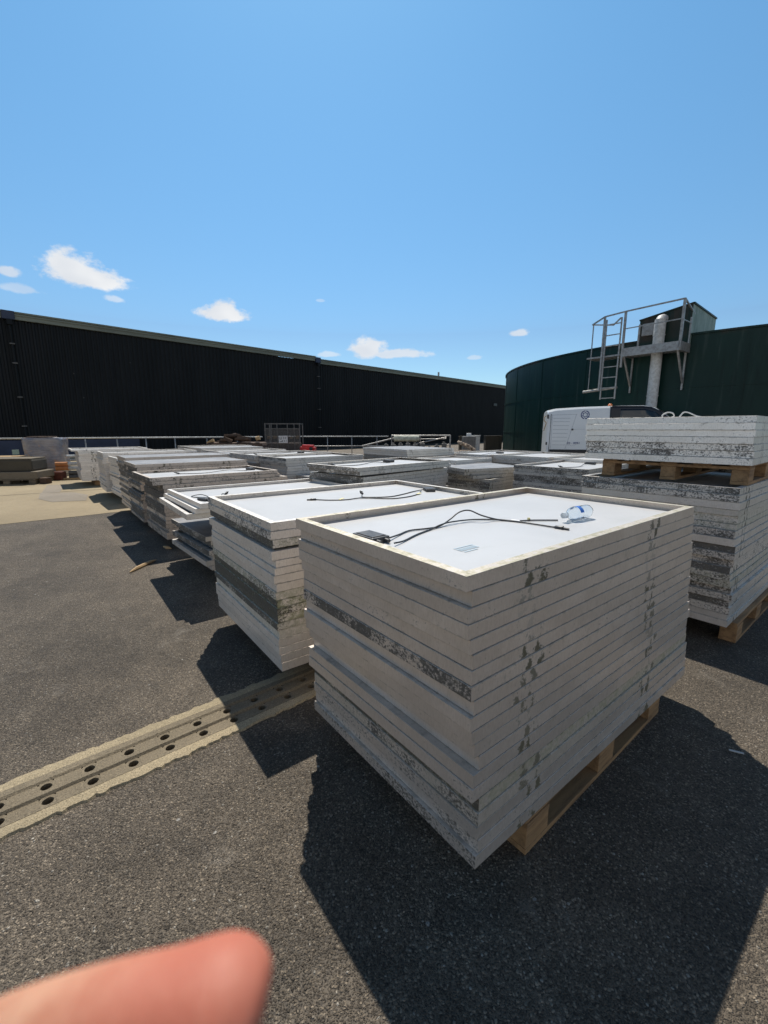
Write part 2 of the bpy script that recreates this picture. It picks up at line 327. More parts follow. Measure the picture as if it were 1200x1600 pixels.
# ------------------------------------------------------------------ mesh helpers
class MB:
    def __init__(s): s.v = []; s.f = []; s.mi = []
    def add(s, vs, fs, mi=0):
        o = len(s.v); s.v += [tuple(v) for v in vs]; s.f += [tuple(i + o for i in f) for f in fs]; s.mi += [mi] * len(fs)
    def box(s, x0, x1, y0, y1, z0, z1, mi=0, ch=0.0, mt=None):
        if ch <= 0:
            vs = [(x, y, z) for x in (x0, x1) for y in (y0, y1) for z in (z0, z1)]
            fs = [(0, 1, 3, 2), (4, 6, 7, 5), (0, 4, 5, 1), (2, 3, 7, 6), (0, 2, 6, 4), (1, 5, 7, 3)]
        else:
            bm = bmesh.new(); bmesh.ops.create_cube(bm, size=1)
            for v in bm.verts: v.co = Vector(((x0 + x1) / 2 + v.co.x * (x1 - x0), (y0 + y1) / 2 + v.co.y * (y1 - y0), (z0 + z1) / 2 + v.co.z * (z1 - z0)))
            bmesh.ops.bevel(bm, geom=bm.edges[:], offset=ch, segments=2, affect='EDGES', profile=.6)
            vs = [v.co.copy() for v in bm.verts]; bm.verts.index_update(); fs = [[v.index for v in f.verts] for f in bm.faces]; bm.free()
        if mt is not None: vs = [mt @ Vector(v) for v in vs]
        s.add(vs, fs, mi)
    def tube(s, pts, r, n=8, mi=0, caps=True):
        pts = [Vector(p) for p in pts]; vs = []; fs = []; up = None
        for i, p in enumerate(pts):
            d = (pts[min(i + 1, len(pts) - 1)] - pts[max(i - 1, 0)]).normalized()
            if up is None: up = Vector((0, 0, 1)) if abs(d.z) < .9 else Vector((1, 0, 0))
            a = d.cross(up).normalized(); up = a.cross(d).normalized()
            rr = r[i] if isinstance(r, (list, tuple)) else r
            for k in range(n):
                t = 2 * math.pi * k / n; vs.append(p + a * (math.cos(t) * rr) + up * (math.sin(t) * rr))
        for i in range(len(pts) - 1):
            for k in range(n): fs.append((i * n + k, i * n + (k + 1) % n, (i + 1) * n + (k + 1) % n, (i + 1) * n + k))
        if caps: fs.append(tuple(range(n))[::-1]); fs.append(tuple((len(pts) - 1) * n + k for k in range(n)))
        s.add(vs, fs, mi)
    def bar(s, a, b, wd, ht=None, mi=0):
        ht = ht or wd; a = Vector(a); b = Vector(b); d = b - a; L = d.length
        q = d.to_track_quat('X', 'Z').to_matrix().to_4x4(); q.translation = a
        s.box(0, L, -wd / 2, wd / 2, -ht / 2, ht / 2, mi, 0, q)
    def build(s, name, mats, parent=None, smooth=False, loc=None, rz=0):
        me = bpy.data.meshes.new(name); me.from_pydata(s.v, [], s.f); me.validate()
        for m_ in (mats if isinstance(mats, (list, tuple)) else [mats]): me.materials.append(m_)
        if len(me.polygons) == len(s.mi): me.polygons.foreach_set('material_index', s.mi)
        bm = bmesh.new(); bm.from_mesh(me); bmesh.ops.recalc_face_normals(bm, faces=bm.faces[:]); bm.to_mesh(me); bm.free()
        if smooth is True: me.polygons.foreach_set('use_smooth', [True] * len(me.polygons))
        elif smooth:
            me.polygons.foreach_set('use_smooth', [True] * len(me.polygons)); me.set_sharp_from_angle(angle=R(smooth))
        o = bpy.data.objects.new(name, me); col.objects.link(o)
        if parent: o.parent = parent
        if loc: o.location = loc
        if rz: o.rotation_euler.z = rz
        return o
def tag(o, label=None, cat=None, group=None, kind=None):
    if label: o['label'] = label
    if cat: o['category'] = cat
    if group: o['group'] = group
    if kind: o['kind'] = kind
    return o
def empty(name, loc, rz, label, cat, group=None):
    o = bpy.data.objects.new(name, None); o.empty_display_size = .2; col.objects.link(o); o.location = loc; o.rotation_euler.z = rz
    return tag(o, label, cat, group)
def kids(o): return [c for c in col.objects if c.parent == o]
def copy_tree(o, parent=None):
    c = o.copy(); col.objects.link(c)
    if parent: c.parent = parent
    for ch in kids(o): copy_tree(ch, c)
    return c
def smooth_path(pts, n=6):
    pts = [Vector(p) for p in pts]; out = []
    for i in range(len(pts) - 1):
        p0 = pts[max(i - 1, 0)]; p1 = pts[i]; p2 = pts[i + 1]; p3 = pts[min(i + 2, len(pts) - 1)]
        for k in range(n):
            t = k / n
            out.append(.5 * ((2 * p1) + (-p0 + p2) * t + (2 * p0 - 5 * p1 + 4 * p2 - p3) * t * t + (-p0 + 3 * p1 - 3 * p2 + p3) * t ** 3))
    out.append(pts[-1]); return out
def UV(a): return Vector((math.cos(R(a)), math.sin(R(a)))), Vector((-math.sin(R(a)), math.cos(R(a))))

# ------------------------------------------------------------------ ground, with a slot cut for the drain
DU, DV = UV(40.6)                       # along / across the drain
D0 = Vector((-1.40, 1.56)) + DV * 0     # first hole of the far row
def dpt(a, b, z=0): q = D0 + DU * a + DV * b; return (q.x, q.y, z)
A0, A1, B0, B1 = -3.0, 3.9, -.128, .062  # the hollow channel under the slotted cover
g = MB(); BIG = 900
for (a0, a1, b0, b1) in ((-BIG, A0, -BIG, BIG), (A1, BIG, -BIG, BIG), (A0, A1, -BIG, B0), (A0, A1, B1, BIG)):
    g.add([dpt(a0, b0), dpt(a1, b0), dpt(a1, b1), dpt(a0, b1)], [(0, 1, 2, 3)])
tag(g.build('ground', M['asphalt']), kind='structure')
# drain: hollow body, slotted cover with two rows of round holes, rough concrete margins
dr = empty('drain_channel', dpt(.5, -.04), R(40.6), 'long concrete drain channel with two rows of round holes set in the asphalt', 'drain')
dinv = dr.matrix_basis.inverted()
def dl(a, b, z): return dinv @ Vector(dpt(a, b, z))
t_ = MB()
ring = [(B0, 0.0), (B0, -.17), (B1, -.17), (B1, 0.0)]
t_.add([dl(a, b, z) for a in (A0, A1) for (b, z) in ring], [(0, 1, 5, 4), (1, 2, 6, 5), (2, 3, 7, 6), (0, 1, 2, 3), (4, 5, 6, 7)])
t_.build('drain_void', M['hole'], dr)
cov = MB(); HR = .0205; SP = .1515; rows = (-.092, 0.0)
NH = 16; ca0 = -19
def cover_cell(a, b, w_, h_, mats=0):
    """square cell with a round hole and a lip going down"""
    vs = []; n = NH
    for k in range(n):
        t = 2 * math.pi * k / n + math.pi / n; c, s_ = math.cos(t), math.sin(t); m = max(abs(c), abs(s_))
        vs.append(dl(a + c / m * w_ / 2, b + s_ / m * h_ / 2, .006))
    for k in range(n):
        t = 2 * math.pi * k / n + math.pi / n; vs.append(dl(a + math.cos(t) * HR * random.uniform(.94, 1.05), b + math.sin(t) * HR * random.uniform(.92, 1.04), .0045))
    for k in range(n):
        q = vs[n + k]; vs.append((q[0], q[1], q[2] - .035))
    fs = [(k, (k + 1) % n, n + (k + 1) % n, n + k) for k in range(n)] + [(n + k, n + (k + 1) % n, 2 * n + (k + 1) % n, 2 * n + k) for k in range(n)]
    cov.add(vs, fs, 0)
gh = .056
for i in range(-19, 26):
    a = i * SP
    for b in rows:
        cover_cell(a, b, gh, gh)
        q = a + SP / 2; hw = (SP - gh) / 2
        cov.add([dl(q - hw, b - gh / 2, .006), dl(q + hw, b - gh / 2, .006), dl(q + hw, b + gh / 2, .006), dl(q - hw, b + gh / 2, .006)], [(0, 1, 2, 3)])
ae0, ae1 = -19 * SP - gh / 2, 25 * SP + gh / 2
for (b0, b1, z0, z1, z2) in ((rows[0] + gh / 2, rows[1] - gh / 2, .006, .017, .006), (B0 - .012, rows[0] - gh / 2, .014, .014, .006), (rows[1] + gh / 2, B1 + .012, .006, .014, .014)):
    bm_ = (b0 + b1) / 2
    prof = [(b0, z0), (b0 + (b1 - b0) * .22, z1), (b0 + (b1 - b0) * .78, z1), (b1, z2)]
    vs = [dl(a, b, z) for a in (ae0, ae1) for (b, z) in prof]
    cov.add(vs, [(0, 1, 5, 4), (1, 2, 6, 5), (2, 3, 7, 6)])
cov.build('slotted_cover', M['channel'], dr)
for side in (0, 1):
    mg = MB(); n = 420; vs = []
    for i in range(n + 1):
        a = ae0 + (ae1 - ae0) * i / n
        ed = (.066 if side else .052) + .010 * noise.noise(Vector((a * 1.3, side * 9, 0))) + .012 * noise.noise(Vector((a * 11, side * 5, 2))) + .016 * noise.noise(Vector((a * 37, side * 5, 4)))
        bi = B1 + .0125 if side else B0 - .0125; sg = 1 if side else -1
        vs += [dl(a, bi, -.002), dl(a, bi, .013), dl(a, bi + sg * ed * .5, .0125), dl(a, bi + sg * (ed - .006), .010), dl(a, bi + sg * ed, -.002)]
    fs = []
    for i in range(n):
        for k in range(4): fs.append((i * 5 + k, i * 5 + k + 1, i * 5 + k + 6, i * 5 + k + 5))
    mg.add(vs, fs); mg.build('concrete_margin', M['kerb'], dr)

# concrete yard slab at the left
CU, CV = UV(41.0); C0 = Vector((-5.98, 6.63))
cp = MB(); vs = []; n = 60
for i in range(n + 1):
    a = -14 + 17.5 * i / n; jit = .035 * noise.noise(Vector((a * 3, 0, 5)))
    q = C0 + CU * a + CV * jit; vs.append((q.x, q.y, .0045))
for i in range(n + 1):
    a = -14 + 17.5 * i / n; q = C0 + CU * (a) + CV * 22; vs.append((q.x, q.y, .0045))
cp.add(vs, [(i, i + 1, n + 2 + i, n + 1 + i) for i in range(n)])
tag(cp.build('concrete_yard', M['concrete']), kind='structure')
def flatpoly(name, pts, z, m_):
    mb = MB(); mb.add([(x, y, z) for x, y in pts], [tuple(range(len(pts)))]); return tag(mb.build(name, m_), kind='structure')
flatpoly('concrete_patch', [(-7.98, 10.0), (-7.35, 9.15), (-6.77, 8.75), (-6.2, 8.95), (-6.7, 9.75), (-7.3, 10.15)], .009, M['patch'])
flatpoly('concrete_patch', [(-7.95, 10.0), (-7.62, 10.15), (-8.55, 11.6), (-8.95, 11.5)], .0088, M['patch'])
jt = MB()
for (a, b, wd) in (((-12.5, 6.95), (-5.6, 11.6), .03),):
    a = Vector(a); b = Vector(b); d = (b - a).normalized(); q = Vector((-d.y, d.x)) * wd / 2
    jt.add([(*(a - q), .0085), (*(b - q), .0085), (*(b + q), .0085), (*(a + q), .0085)], [(0, 1, 2, 3)])
tag(jt.build('concrete_joint', M['slab']), kind='structure')

# ------------------------------------------------------------------ solar panels
mesh_cache = {}
def frame_mb(lu, lv, h, lip=.034, flip=False):
    P = [(.0012, 0), (0, .0012), (0, h - .0006), (.0006, h), (lip, h), (lip, h - .002), (.002, h - .002), (.002, .0065), (.009, .0065), (.009, 0)]
    if flip: P = [(d, h - z) for d, z in P]
    mb = MB(); cs = [(-1, -1), (1, -1), (1, 1), (-1, 1)]; vs = []
    for cx, cy in cs:
        for d, z in P: vs.append((cx * (lu / 2 - d), cy * (lv / 2 - d), z))
    n = len(P); fs = []
    for c in range(4):
        for k in range(n): fs.append((c * n + k, c * n + (k + 1) % n, ((c + 1) % 4) * n + (k + 1) % n, ((c + 1) % 4) * n + k))
    mb.add(vs, fs); return mb
def sheet_box(mb, lu, lv, h, flip, mi=1):
    z0, z1 = (.007, .0115) if not flip else (h - .008, h - .0035)
    mb.box(-lu / 2 + .0025, lu / 2 - .0025, -lv / 2 + .0025, lv / 2 - .0025, z0, z1, mi)
def panel_mesh(lu, lv, h, flip):
    key = (round(lu, 3), round(lv, 3), round(h, 4), flip)
    if key not in mesh_cache:
        mb = frame_mb(lu, lv, h, flip=flip); sheet_box(mb, lu, lv, h, flip)
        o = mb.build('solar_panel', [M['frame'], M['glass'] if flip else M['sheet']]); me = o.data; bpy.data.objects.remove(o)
        mesh_cache[key] = me
    return mesh_cache[key]
ORD = ['topmost', 'second', 'third', 'fourth', 'fifth', 'sixth', 'seventh', 'eighth', 'ninth', 'tenth', 'eleventh', 'twelfth', 'thirteenth', 'fourteenth',
       'fifteenth', 'sixteenth', 'seventeenth', 'eighteenth', 'nineteenth', 'twentieth', 'lowest']
def setp(o, st, dirt, moss=0.0):
    o['sidedirt'] = float(st.get('sd', .5)); o['warm'] = float(st.get('warm', .15)); o['dirt'] = float(dirt); o['tone'] = float(st['tone'] * random.uniform(.93, 1.05)); o['moss'] = float(moss)
    o['clampone'] = float(st['cl'][0] + st.get('csh', .03) * random.uniform(-1, 1) - (.05 if 8 < st['hi'] < 16 else 0)); o['clamptwo'] = float(st['cl'][1] + random.uniform(-.03, .03)); o['stain'] = float(st.get('stain', 1.0) * random.choice((.25, .6, .9, 1.0, 1.0))); o['edgeh'] = float(st['hh'])
def label_for(i, n, dirt, sname, top):
    if i == 0: return top
    adj = 'heavily mould-blackened' if dirt > .75 else 'dirt-speckled' if dirt > .4 else 'pale grey-framed'
    o_ = 'lowest' if i == n - 1 else ORD[i] + ' from the top'
    lab = '%s solar panel, %s in %s' % (adj, o_, sname)
    return lab if len(lab.replace('-', ' ').split()) <= 16 else '%s panel, %s in %s' % (adj.split()[-1], o_, sname)
rest = []       # far-off hidden layers go into one object
def make_stack(st):
    u, v = UV(st['a']); lu, lv = st['lu'], st['lv']; h0 = st.get('h', .0456)
    n = st['n']; N = Vector(st['N']); lean = Vector(st.get('lean', (0, 0))); z0 = st.get('z', .144)
    tops = []; z = z0
    for i in range(n - 1, -1, -1):                 # built from the bottom up, i counts from the top
        f = (n - 1 - i) / max(1, n - 1)
        h = h0 if st.get('same') or i < 2 else random.choice(st.get('hs', (.0406, .0456, .0456, .0506))); st['hh'] = h; st['hi'] = i; pitch = h + .0009
        j = st.get('jit', .006)
        off = st.get('off', {}).get(i, (0, 0, 0))
        c = N + lean * f + u * (lu / 2 + random.gauss(0, j) + off[0]) + v * (lv / 2 + random.gauss(0, st.get('jv', j * .45)) + off[1])
        rz = R(st['a'] + random.gauss(0, .07) + off[2])
        flip = st.get('flip', False) and i == 0
        z += st.get('gap', {}).get(i, 0)
        dirt = st['dirt'](i) if 'dirt' in st else .2; moss = st['moss'](i) if 'moss' in st else 0.
        glass_up = flip
        indiv = i < st.get('indiv', 99)
        if indiv:
            lab = label_for(i, n, dirt, st['name'], st['top'])
            if i == 0 and st.get('detail', True):
                o = empty('solar_panel', (c.x, c.y, z), rz, lab, 'solar panel', 'solar panels in ' + st['name'])
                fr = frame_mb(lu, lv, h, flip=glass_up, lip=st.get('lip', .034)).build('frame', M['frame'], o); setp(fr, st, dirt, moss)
                if st.get('topmoss'): fr['moss'] = -st['topmoss']
                mb = MB(); sheet_box(mb, lu, lv, h, glass_up, 0)
                mb.build('module_glass' if glass_up else 'backsheet', M['glass'] if glass_up else M['sheet'], o)
            else:
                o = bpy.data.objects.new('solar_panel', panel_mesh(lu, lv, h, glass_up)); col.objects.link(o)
                o.location = (c.x, c.y, z); o.rotation_euler.z = rz
                tag(o, lab, 'solar panel', 'solar panels in ' + st['name']); setp(o, st, dirt, moss)
            tops.append(o)
        else:
            rest.append((lu, lv, h, c.x, c.y, z, rz))
        z += pitch
    st['ztop'] = z
    return tops[-1] if tops else None

# pallets --------------------------------------------------------------
def make_pallet(L, Wd, loc, rz, label, m_=None, dz=0):
    m_ = m_ or M['wood']
    o = empty('pallet', loc, rz, label, 'pallet', 'wooden pallets')
    xs = (-L / 2 + .0725, 0, L / 2 - .0725); ys = (-Wd / 2 + .05, 0, Wd / 2 - .05)
    for y in ys:
        mb = MB(); mb.box(-L / 2, L / 2, y - .05, y + .05, 0, .022, 0, .002); mb.build('bottom_board', m_, o)
        for x in xs:
            mb = MB(); mb.box(x - .0715, x + .0715, y - .0492, y + .0492, .0225, .1, 0, .003); mb.build('block', m_, o)
    for x in xs:
        mb = MB(); mb.box(x - .0725, x + .0725, -Wd / 2, Wd / 2, .1005, .121, 0, .002); mb.build('stringer_board', m_, o)
    for k in range(5):
        y = -Wd / 2 + .06 + k * (Wd - .12) / 4
        mb = MB(); mb.box(-L / 2, L / 2, y - .055, y + .055, .1215, .143, 0, .002); mb.build('deck_board', m_, o)
    return o
def pallet_under(src, N, a, lu, lv, ox, oy, label, z=0):
    """place a copy so that its near corner is inset (ox, oy) from the stack corner"""
    u, v = UV(a); c = Vector(N) + u * (ox + .6) + v * (oy + .5)
    o = copy_tree(src); o.location = (c.x, c.y, z); o.rotation_euler.z = R(a); o['label'] = label
    return o

def dirt_tab(tab, default=.2):
    return lambda i: tab.get(i, default) if isinstance(tab, dict) else tab
def dirt_rand(lo, hi, seed):
    rr = random.Random(seed); L = [rr.uniform(lo, hi) if rr.random() < .6 else lo * .4 for _ in range(40)]
    return lambda i: L[i]

S = {}
S['A1'] = dict(name='the nearest stack', top='topmost white-backed panel of the nearest stack, with cables and the bottle on it',
    N=(.285, 1.105), a=38.3, lu=1.73, lv=.985, n=20, lean=(-.058, .008), jit=.0045, jv=.0003, sd=.25, warm=.62, hs=(.0446, .0456, .0466, .0456), tone=.92, cl=(-.57, .36), csh=.035, stain=1.15, topmoss=.45,
    dirt=dirt_tab({0: .22, 1: .25, 2: .30, 3: .22, 7: .80, 8: .15, 9: .1, 14: .3, 15: .88, 16: .5, 17: .45, 18: .4, 19: .55}, .16),
    moss=dirt_tab({15: .45, 16: .15}, .0), off={8: (.003, 0, 0), 9: (-.009, 0, 0), 11: (-.004, 0, 0), 12: (.006, 0, 0), 13: (-.008, 0, 0), 1: (.006, .001, 0), 14: (-.004, 0, 0), 15: (.012, .004, .15), 16: (.006, 0, 0), 18: (.006, .0, 0), 19: (-.010, -.002, -.15)})
S['A2'] = dict(name='the second stack of the left row', top='topmost panel of the second left-row stack, black cable lying across its white back',
    N=(-.565, 2.20), a=37.0, lu=1.76, lv=1.15, n=18, lean=(-.025, .02), jit=.006, tone=1.12, warm=.25, cl=(-.5, .5), stain=.3, gap={2: .014},
    dirt=dirt_tab({0: .5, 1: .55, 2: .92, 9: .95, 10: 1.05, 11: 1.0, 12: .85, 8: .5}, .2), moss=dirt_tab({2: .4, 8: .5, 9: .7, 10: .7, 11: .65, 12: .4, 13: .3}, .06))
S['A3low'] = dict(name='the low stack under the skewed tier', top='glass-topped dark panel on the low stack beneath the skewed tier', flip=True,
    N=(-1.63, 3.95), a=40.5, lu=1.70, lv=1.12, n=7, jit=.012, tone=.85, cl=(-.5, .5), dirt=dirt_tab({0: .85, 1: .9, 2: .85, 3: .9, 4: .6, 5: .4}, .3),
    off={0: (-.03, .0, 0), 3: (-.03, 0, 1), 5: (-.02, 0, 0), 2: (.02, 0, 0)})
S['A3top'] = dict(name='the skewed overhanging tier', top='white-backed panel on the skewed tier, tangled cable at its near corner',
    N=(-1.56, 3.61), a=38.5, lu=1.70, lv=1.17, n=3, z=.70, jit=.012, tone=1.10, cl=(-.5, .5), stain=.3, dirt=dirt_tab({2: .5}, .12), off={1: (-.02, .03, -.6), 2: (-.05, .06, -1.5)})
S['A4'] = dict(name='the fourth stack of the left row', top='white-backed panel topping the fourth left-row stack behind the skewed tier',
    N=(-2.62, 5.12), a=39.5, lu=1.62, lv=1.04, n=16, jit=.008, tone=.85, warm=.7, cl=(-.5, .5), off={0: (-.12, .03, 0), 1: (-.11, .02, 0)},
    dirt=dirt_tab({0: .9, 1: .9, 2: .8, 3: 1., 4: 1., 5: 1., 6: .7, 7: 1., 8: 1., 9: .9, 10: .5, 11: .95, 12: 1.}, .6))
S['A5'] = dict(name='the fifth stack of the left row', top='grey glass-up panel topping the fifth stack of the left row', flip=True,
    N=(-3.44, 6.12), a=38.5, lu=1.60, lv=1.02, n=18, jit=.012, tone=.8, warm=.6, cl=(-.4, .5), off={0: (-.03, .02, 0), 1: (-.03, .02, 0), 2: (-.02, .02, 0), 5: (.02, 0, 0), 8: (.03, 0, 0)},
    dirt=dirt_tab({0: .5, 1: .9, 2: 1.05, 3: 1.05, 4: 1., 6: .9, 8: 1., 9: 1.05, 10: 1., 11: .9, 14: .95, 15: 1., 16: .9}, .6))
S['A6'] = dict(name='the sixth stack of the left row', top='topmost grey panel of the sixth left-row stack, just behind the fifth',
    N=(-4.20, 7.12), a=38.5, lu=1.66, lv=.95, n=18, jit=.010, tone=.8, warm=.5, cl=(-.5, .5), dirt=dirt_rand(.5, 1.0, 6), flip=True)
S['A7'] = dict(name='the pale seventh stack of the left row', top='topmost panel of the pale seventh left-row stack',
    N=(-5.13, 8.42), a=40.5, lu=1.66, lv=1.0, n=17, jit=.014, tone=1.15, cl=(-.5, .5), dirt=dirt_rand(.1, .35, 7), stain=.3)
S['A8'] = dict(name='the eighth stack of the left row', top='topmost panel of the eighth left-row stack, long pale side showing',
    N=(-5.92, 9.22), a=38.5, lu=1.9, lv=1.1, n=18, jit=.012, tone=1.05, cl=(-.5, .5), dirt=dirt_rand(.1, .45, 8), stain=.3)
S['A9'] = dict(name='the farthest stack of the left row', top='overhanging topmost panel of the farthest stack in the left row',
    N=(-7.80, 11.20), a=38.5, lu=1.75, lv=1.3, n=17, jit=.014, tone=1.1, cl=(-.55, .5), dirt=dirt_rand(.1, .5, 9), stain=1.0, off={0: (-.15, .1, 0)})
S['R1'] = dict(name='the tall right-hand stack', top='open frame panel directly under the raised pallet on the right-hand stack',
    N=(2.31, 2.74), a=39.0, lu=1.70, lv=1.04, n=20, lean=(-.03, .02), jit=.009, tone=.95, cl=(-.66, .5), flip=False,
    dirt=dirt_tab({0: .66, 1: .62, 2: .2, 3: .3, 4: .4, 5: .42, 6: .72, 7: .25, 8: .82, 9: .62, 10: .76, 11: .84, 12: .55, 13: .62, 14: .7, 15: .64, 16: .76, 17: .45, 18: .25, 19: .15}),
    moss=dirt_tab({3: .2, 4: .3, 5: .35, 12: .3, 13: .35}, 0), off={8: (-.02, -.006, 0), 9: (-.02, -.006, 0), 7: (-.012, 0, 0), 0: (0, 0, 0)})
S['R2'] = dict(name='the short stack on the raised pallet', top='topmost panel of the short stack on the raised pallet, white hose end on it',
    N=(2.415, 2.86), a=40.5, lu=1.70, lv=1.10, n=7, z=1.08 + .1445, jit=.005, jv=.001, same=True, tone=1.25, cl=(-.6, .5), stain=.5, lean=(-.012, .012),
    dirt=dirt_tab({0: .30, 1: .25, 2: .25, 3: .35, 4: .60, 5: .60, 6: .30}), off={3: (-.006, .003, 0)})
S['T2'] = dict(name='the mottled stack in the middle', top='pale topmost panel of the mottled middle stack, skewed towards the camera',
    N=(-.23, 4.95), a=49, lu=1.75, lv=.95, n=19, sd=.3, jit=.012, tone=1.1, cl=(-.5, .5), stain=.5, gap={1: .02},
    off={0: (-.06, -.05, -3), 1: (-.06, -.05, -3)}, dirt=dirt_tab({0: .85, 1: .8}, .88))
S['T1'] = dict(name='the white-topped stack left of the middle', top='topmost panel of the white-topped stack left of the middle',
    N=(-1.62, 7.25), a=42, lu=1.65, lv=1.0, n=18, jit=.010, tone=.95, cl=(-.5, .5), stain=.4, dirt=dirt_tab({0: .8, 1: .5, 2: .6}, .35))
S['T0'] = dict(name='the low grey stack between two tall ones', top='grey glass-up panel on the low stack between two tall ones', flip=True,
    N=(-1.02, 6.85), a=42, lu=1.0, lv=1.05, n=12, jit=.006, tone=.7, cl=(-.5, .5), dirt=dirt_tab({0: .3}, .3), indiv=2)
S['T3'] = dict(name='the grey-topped mouldy stack', top='dusty grey glass-up panel topping the mouldy stack, turned towards the camera', flip=True,
    N=(1.48, 6.10), a=46, lu=1.1, lv=.9, n=16, jit=.012, tone=.85, cl=(-.5, .5), dirt=lambda i: (.72 if i % 3 else .5) if i < 8 else .25, moss=dirt_tab({}, .15),
    off={0: (-.05, .05, -22), 1: (-.05, .05, -22), 2: (-.03, .03, -15)})
S['T4'] = dict(name='the stack in front of the van', top='white-backed topmost panel of the stack in front of the van',
    N=(2.60, 5.52), a=43, lu=1.75, lv=1.06, n=18, jit=.010, tone=.85, cl=(-.5, .5), dirt=dirt_tab({0: .7, 1: .6, 3: .75, 4: .7, 6: .6}, .42))
# farther stacks: the two upper panels are individuals, hidden layers below belong to one mass
far = [('U2', 'the stack right of the small red tub', (-2.35, 7.95), 41, 1.7, 1.15, 18, 1.0), ('U3', 'the second stack behind the white-topped one', (-3.05, 8.95), 41, 1.7, 1.1, 18, .9),
       ('U4', 'the third stack behind the white-topped one', (-3.75, 10.0), 41, 1.7, 1.1, 18, 1.0), ('U5', 'the fourth stack behind the white-topped one', (-4.7, 11.3), 41, 1.7, 1.1, 18, .9),
       ('U6', 'the farthest stack of the second row', (-5.6, 12.6), 41, 1.9, 1.1, 18, 1.0),
       ('V1', 'the long stack in front of the white roll', (.42, 8.0), 36, 1.2, 1.45, 20, 1.0), ('V2', 'the flat stack right of the white roll', (1.9, 8.15), 38, 1.9, 1.1, 18, 1.0),
       ('V3', 'the flat stack left of the van', (2.75, 7.4), 40, 1.7, 1.1, 18, 1.0), ('V4', 'the flat stack behind the grey-topped one', (1.15, 7.0), 42, 1.0, .9, 18, 1.0), ('V5', 'the flat stack nearest the van', (3.6, 6.65), 40, 1.6, 1.1, 18, 1.0)]
for k, nm, N, a, lu, lv, n, tn in far:
    S[k] = dict(name=nm, top='topmost panel of ' + nm, N=N, a=a, lu=lu, lv=lv, n=n, jit=.012, tone=tn, cl=(-.5, .5), stain=.5, dirt=dirt_rand(.2, .7, len(k) + n + int(N[0] * 10)), indiv=3)
S['V1']['flip'] = True; S['U3']['flip'] = True; S['U5']['flip'] = True
TOP = {k: make_stack(S[k]) for k in S}
mb = MB()
for (lu, lv, h, x, y, z, rz) in rest:
    q = Matrix.Translation((x, y, z)) @ Matrix.Rotation(rz, 4, 'Z')
    f = frame_mb(lu, lv, h); f.v = [tuple(q @ Vector(v)) for v in f.v]; mb.add(f.v, f.f)
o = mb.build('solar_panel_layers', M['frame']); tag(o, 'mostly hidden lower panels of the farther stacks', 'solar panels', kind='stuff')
o['sidedirt'] = .75; o['warm'] = .2; o['dirt'] = .45; o['tone'] = .9; o['moss'] = 0.; o['clampone'] = 50.; o['clamptwo'] = 60.; o['stain'] = 0.; o['edgeh'] = .0456

# fittings on the upper panels -----------------------------------------
def to_local(o, pts):
    mi = (Matrix.Translation(o.location) @ Matrix.Rotation(o.rotation_euler.z, 4, 'Z')).inverted()
    return [mi @ Vector(p) for p in pts]
def jbox(parent, x, y, z, rz, L=.11, Wd=.075, H=.022):
    m = MB(); m.box(-L / 2, L / 2, -Wd / 2, Wd / 2, 0, H, 0, .004); m.box(-L / 2 + .012, L / 2 - .012, -Wd / 2 + .01, Wd / 2 - .01, H, H + .003, 0, .0015)
    for sx_ in (-1, 1):
        m.tube([(L / 2, sx_ * .02, .011), (L / 2 + .022, sx_ * .02, .010)], .008, 8)
        m.box(sx_ * .03 - .004, sx_ * .03 + .004, Wd / 2 - .001, Wd / 2 + .006, .004, .018)
    return m.build('junction_box', M['jbox'], parent, loc=(x, y, z), rz=rz)
def cable(parent, pts, r=.0032, name='cable', m_=None):
    m = MB(); m.tube(smooth_path(pts, 7), r, 7); return m.build(name, m_ or M['cable'], parent, smooth=True)
def connector(parent, a, b, r=.0085):
    a = Vector(a); b = Vector(b); m = MB(); d = b - a
    m.tube([a, a + d * .08, a + d * .5, a + d * .52, a + d * .6, a + d * .62, b], [r * .6, r, r, r * 1.25, r * 1.25, r * .7, r * .62], 10)
    return m.build('connector', M['black'], parent, smooth=40)
SH = .0125
def zs(o, extra=0): return o.location.z + SH + extra
# nearest panel
P = TOP['A1']; z = zs(P)
lj = to_local(P, [(.0, 1.622, z), (.05, 1.493, z), (-.021, 1.726, z)])
jx = to_local(P, [(-.005, 1.605, z)])[0]
jb = jbox(P, -.755, .085, SH - .0008, R(-88), .125, .085, .024)
jc = Vector((-.742, .085, 0))
def LW(P, pts, base): return [Vector((q.x, q.y, 0)) + Vector((0, 0, base + pts[i][3])) for i, q in enumerate(to_local(P, [p_[:3] for p_ in pts]))]
def wpath(P, L): return LW(P, [(x, y, 0, dz) for (x, y, dz) in L], SH)
cA = wpath(P, [(.022, 1.625, .010), (.060, 1.70, .004), (.108, 1.775, .0035), (.190, 1.815, .0035), (.245, 1.86, .004), (.300, 1.93, .020), (.345, 1.965, .045), (.395, 1.985, .050), (.450, 1.965, .030), (.530, 1.990, .006), (.607, 1.958, .0035), (.680, 1.895, .0035), (.738, 1.838, .0035)])
cB = wpath(P, [(.038, 1.545, .010), (.075, 1.60, .004), (.130, 1.700, .0035), (.200, 1.80, .0035), (.248, 1.857, .010), (.300, 1.905, .012), (.408, 1.985, .006), (.530, 2.000, .0035), (.607, 1.968, .0035), (.690, 1.985, .0035), (.810, 1.985, .0035)])
c1 = cable(P, cA, .0034); c2 = cable(P, cB, .0034)
connector(c1, cA[-1], cA[-1] + (cA[-1] - cA[-2]).normalized() * .062, .009)
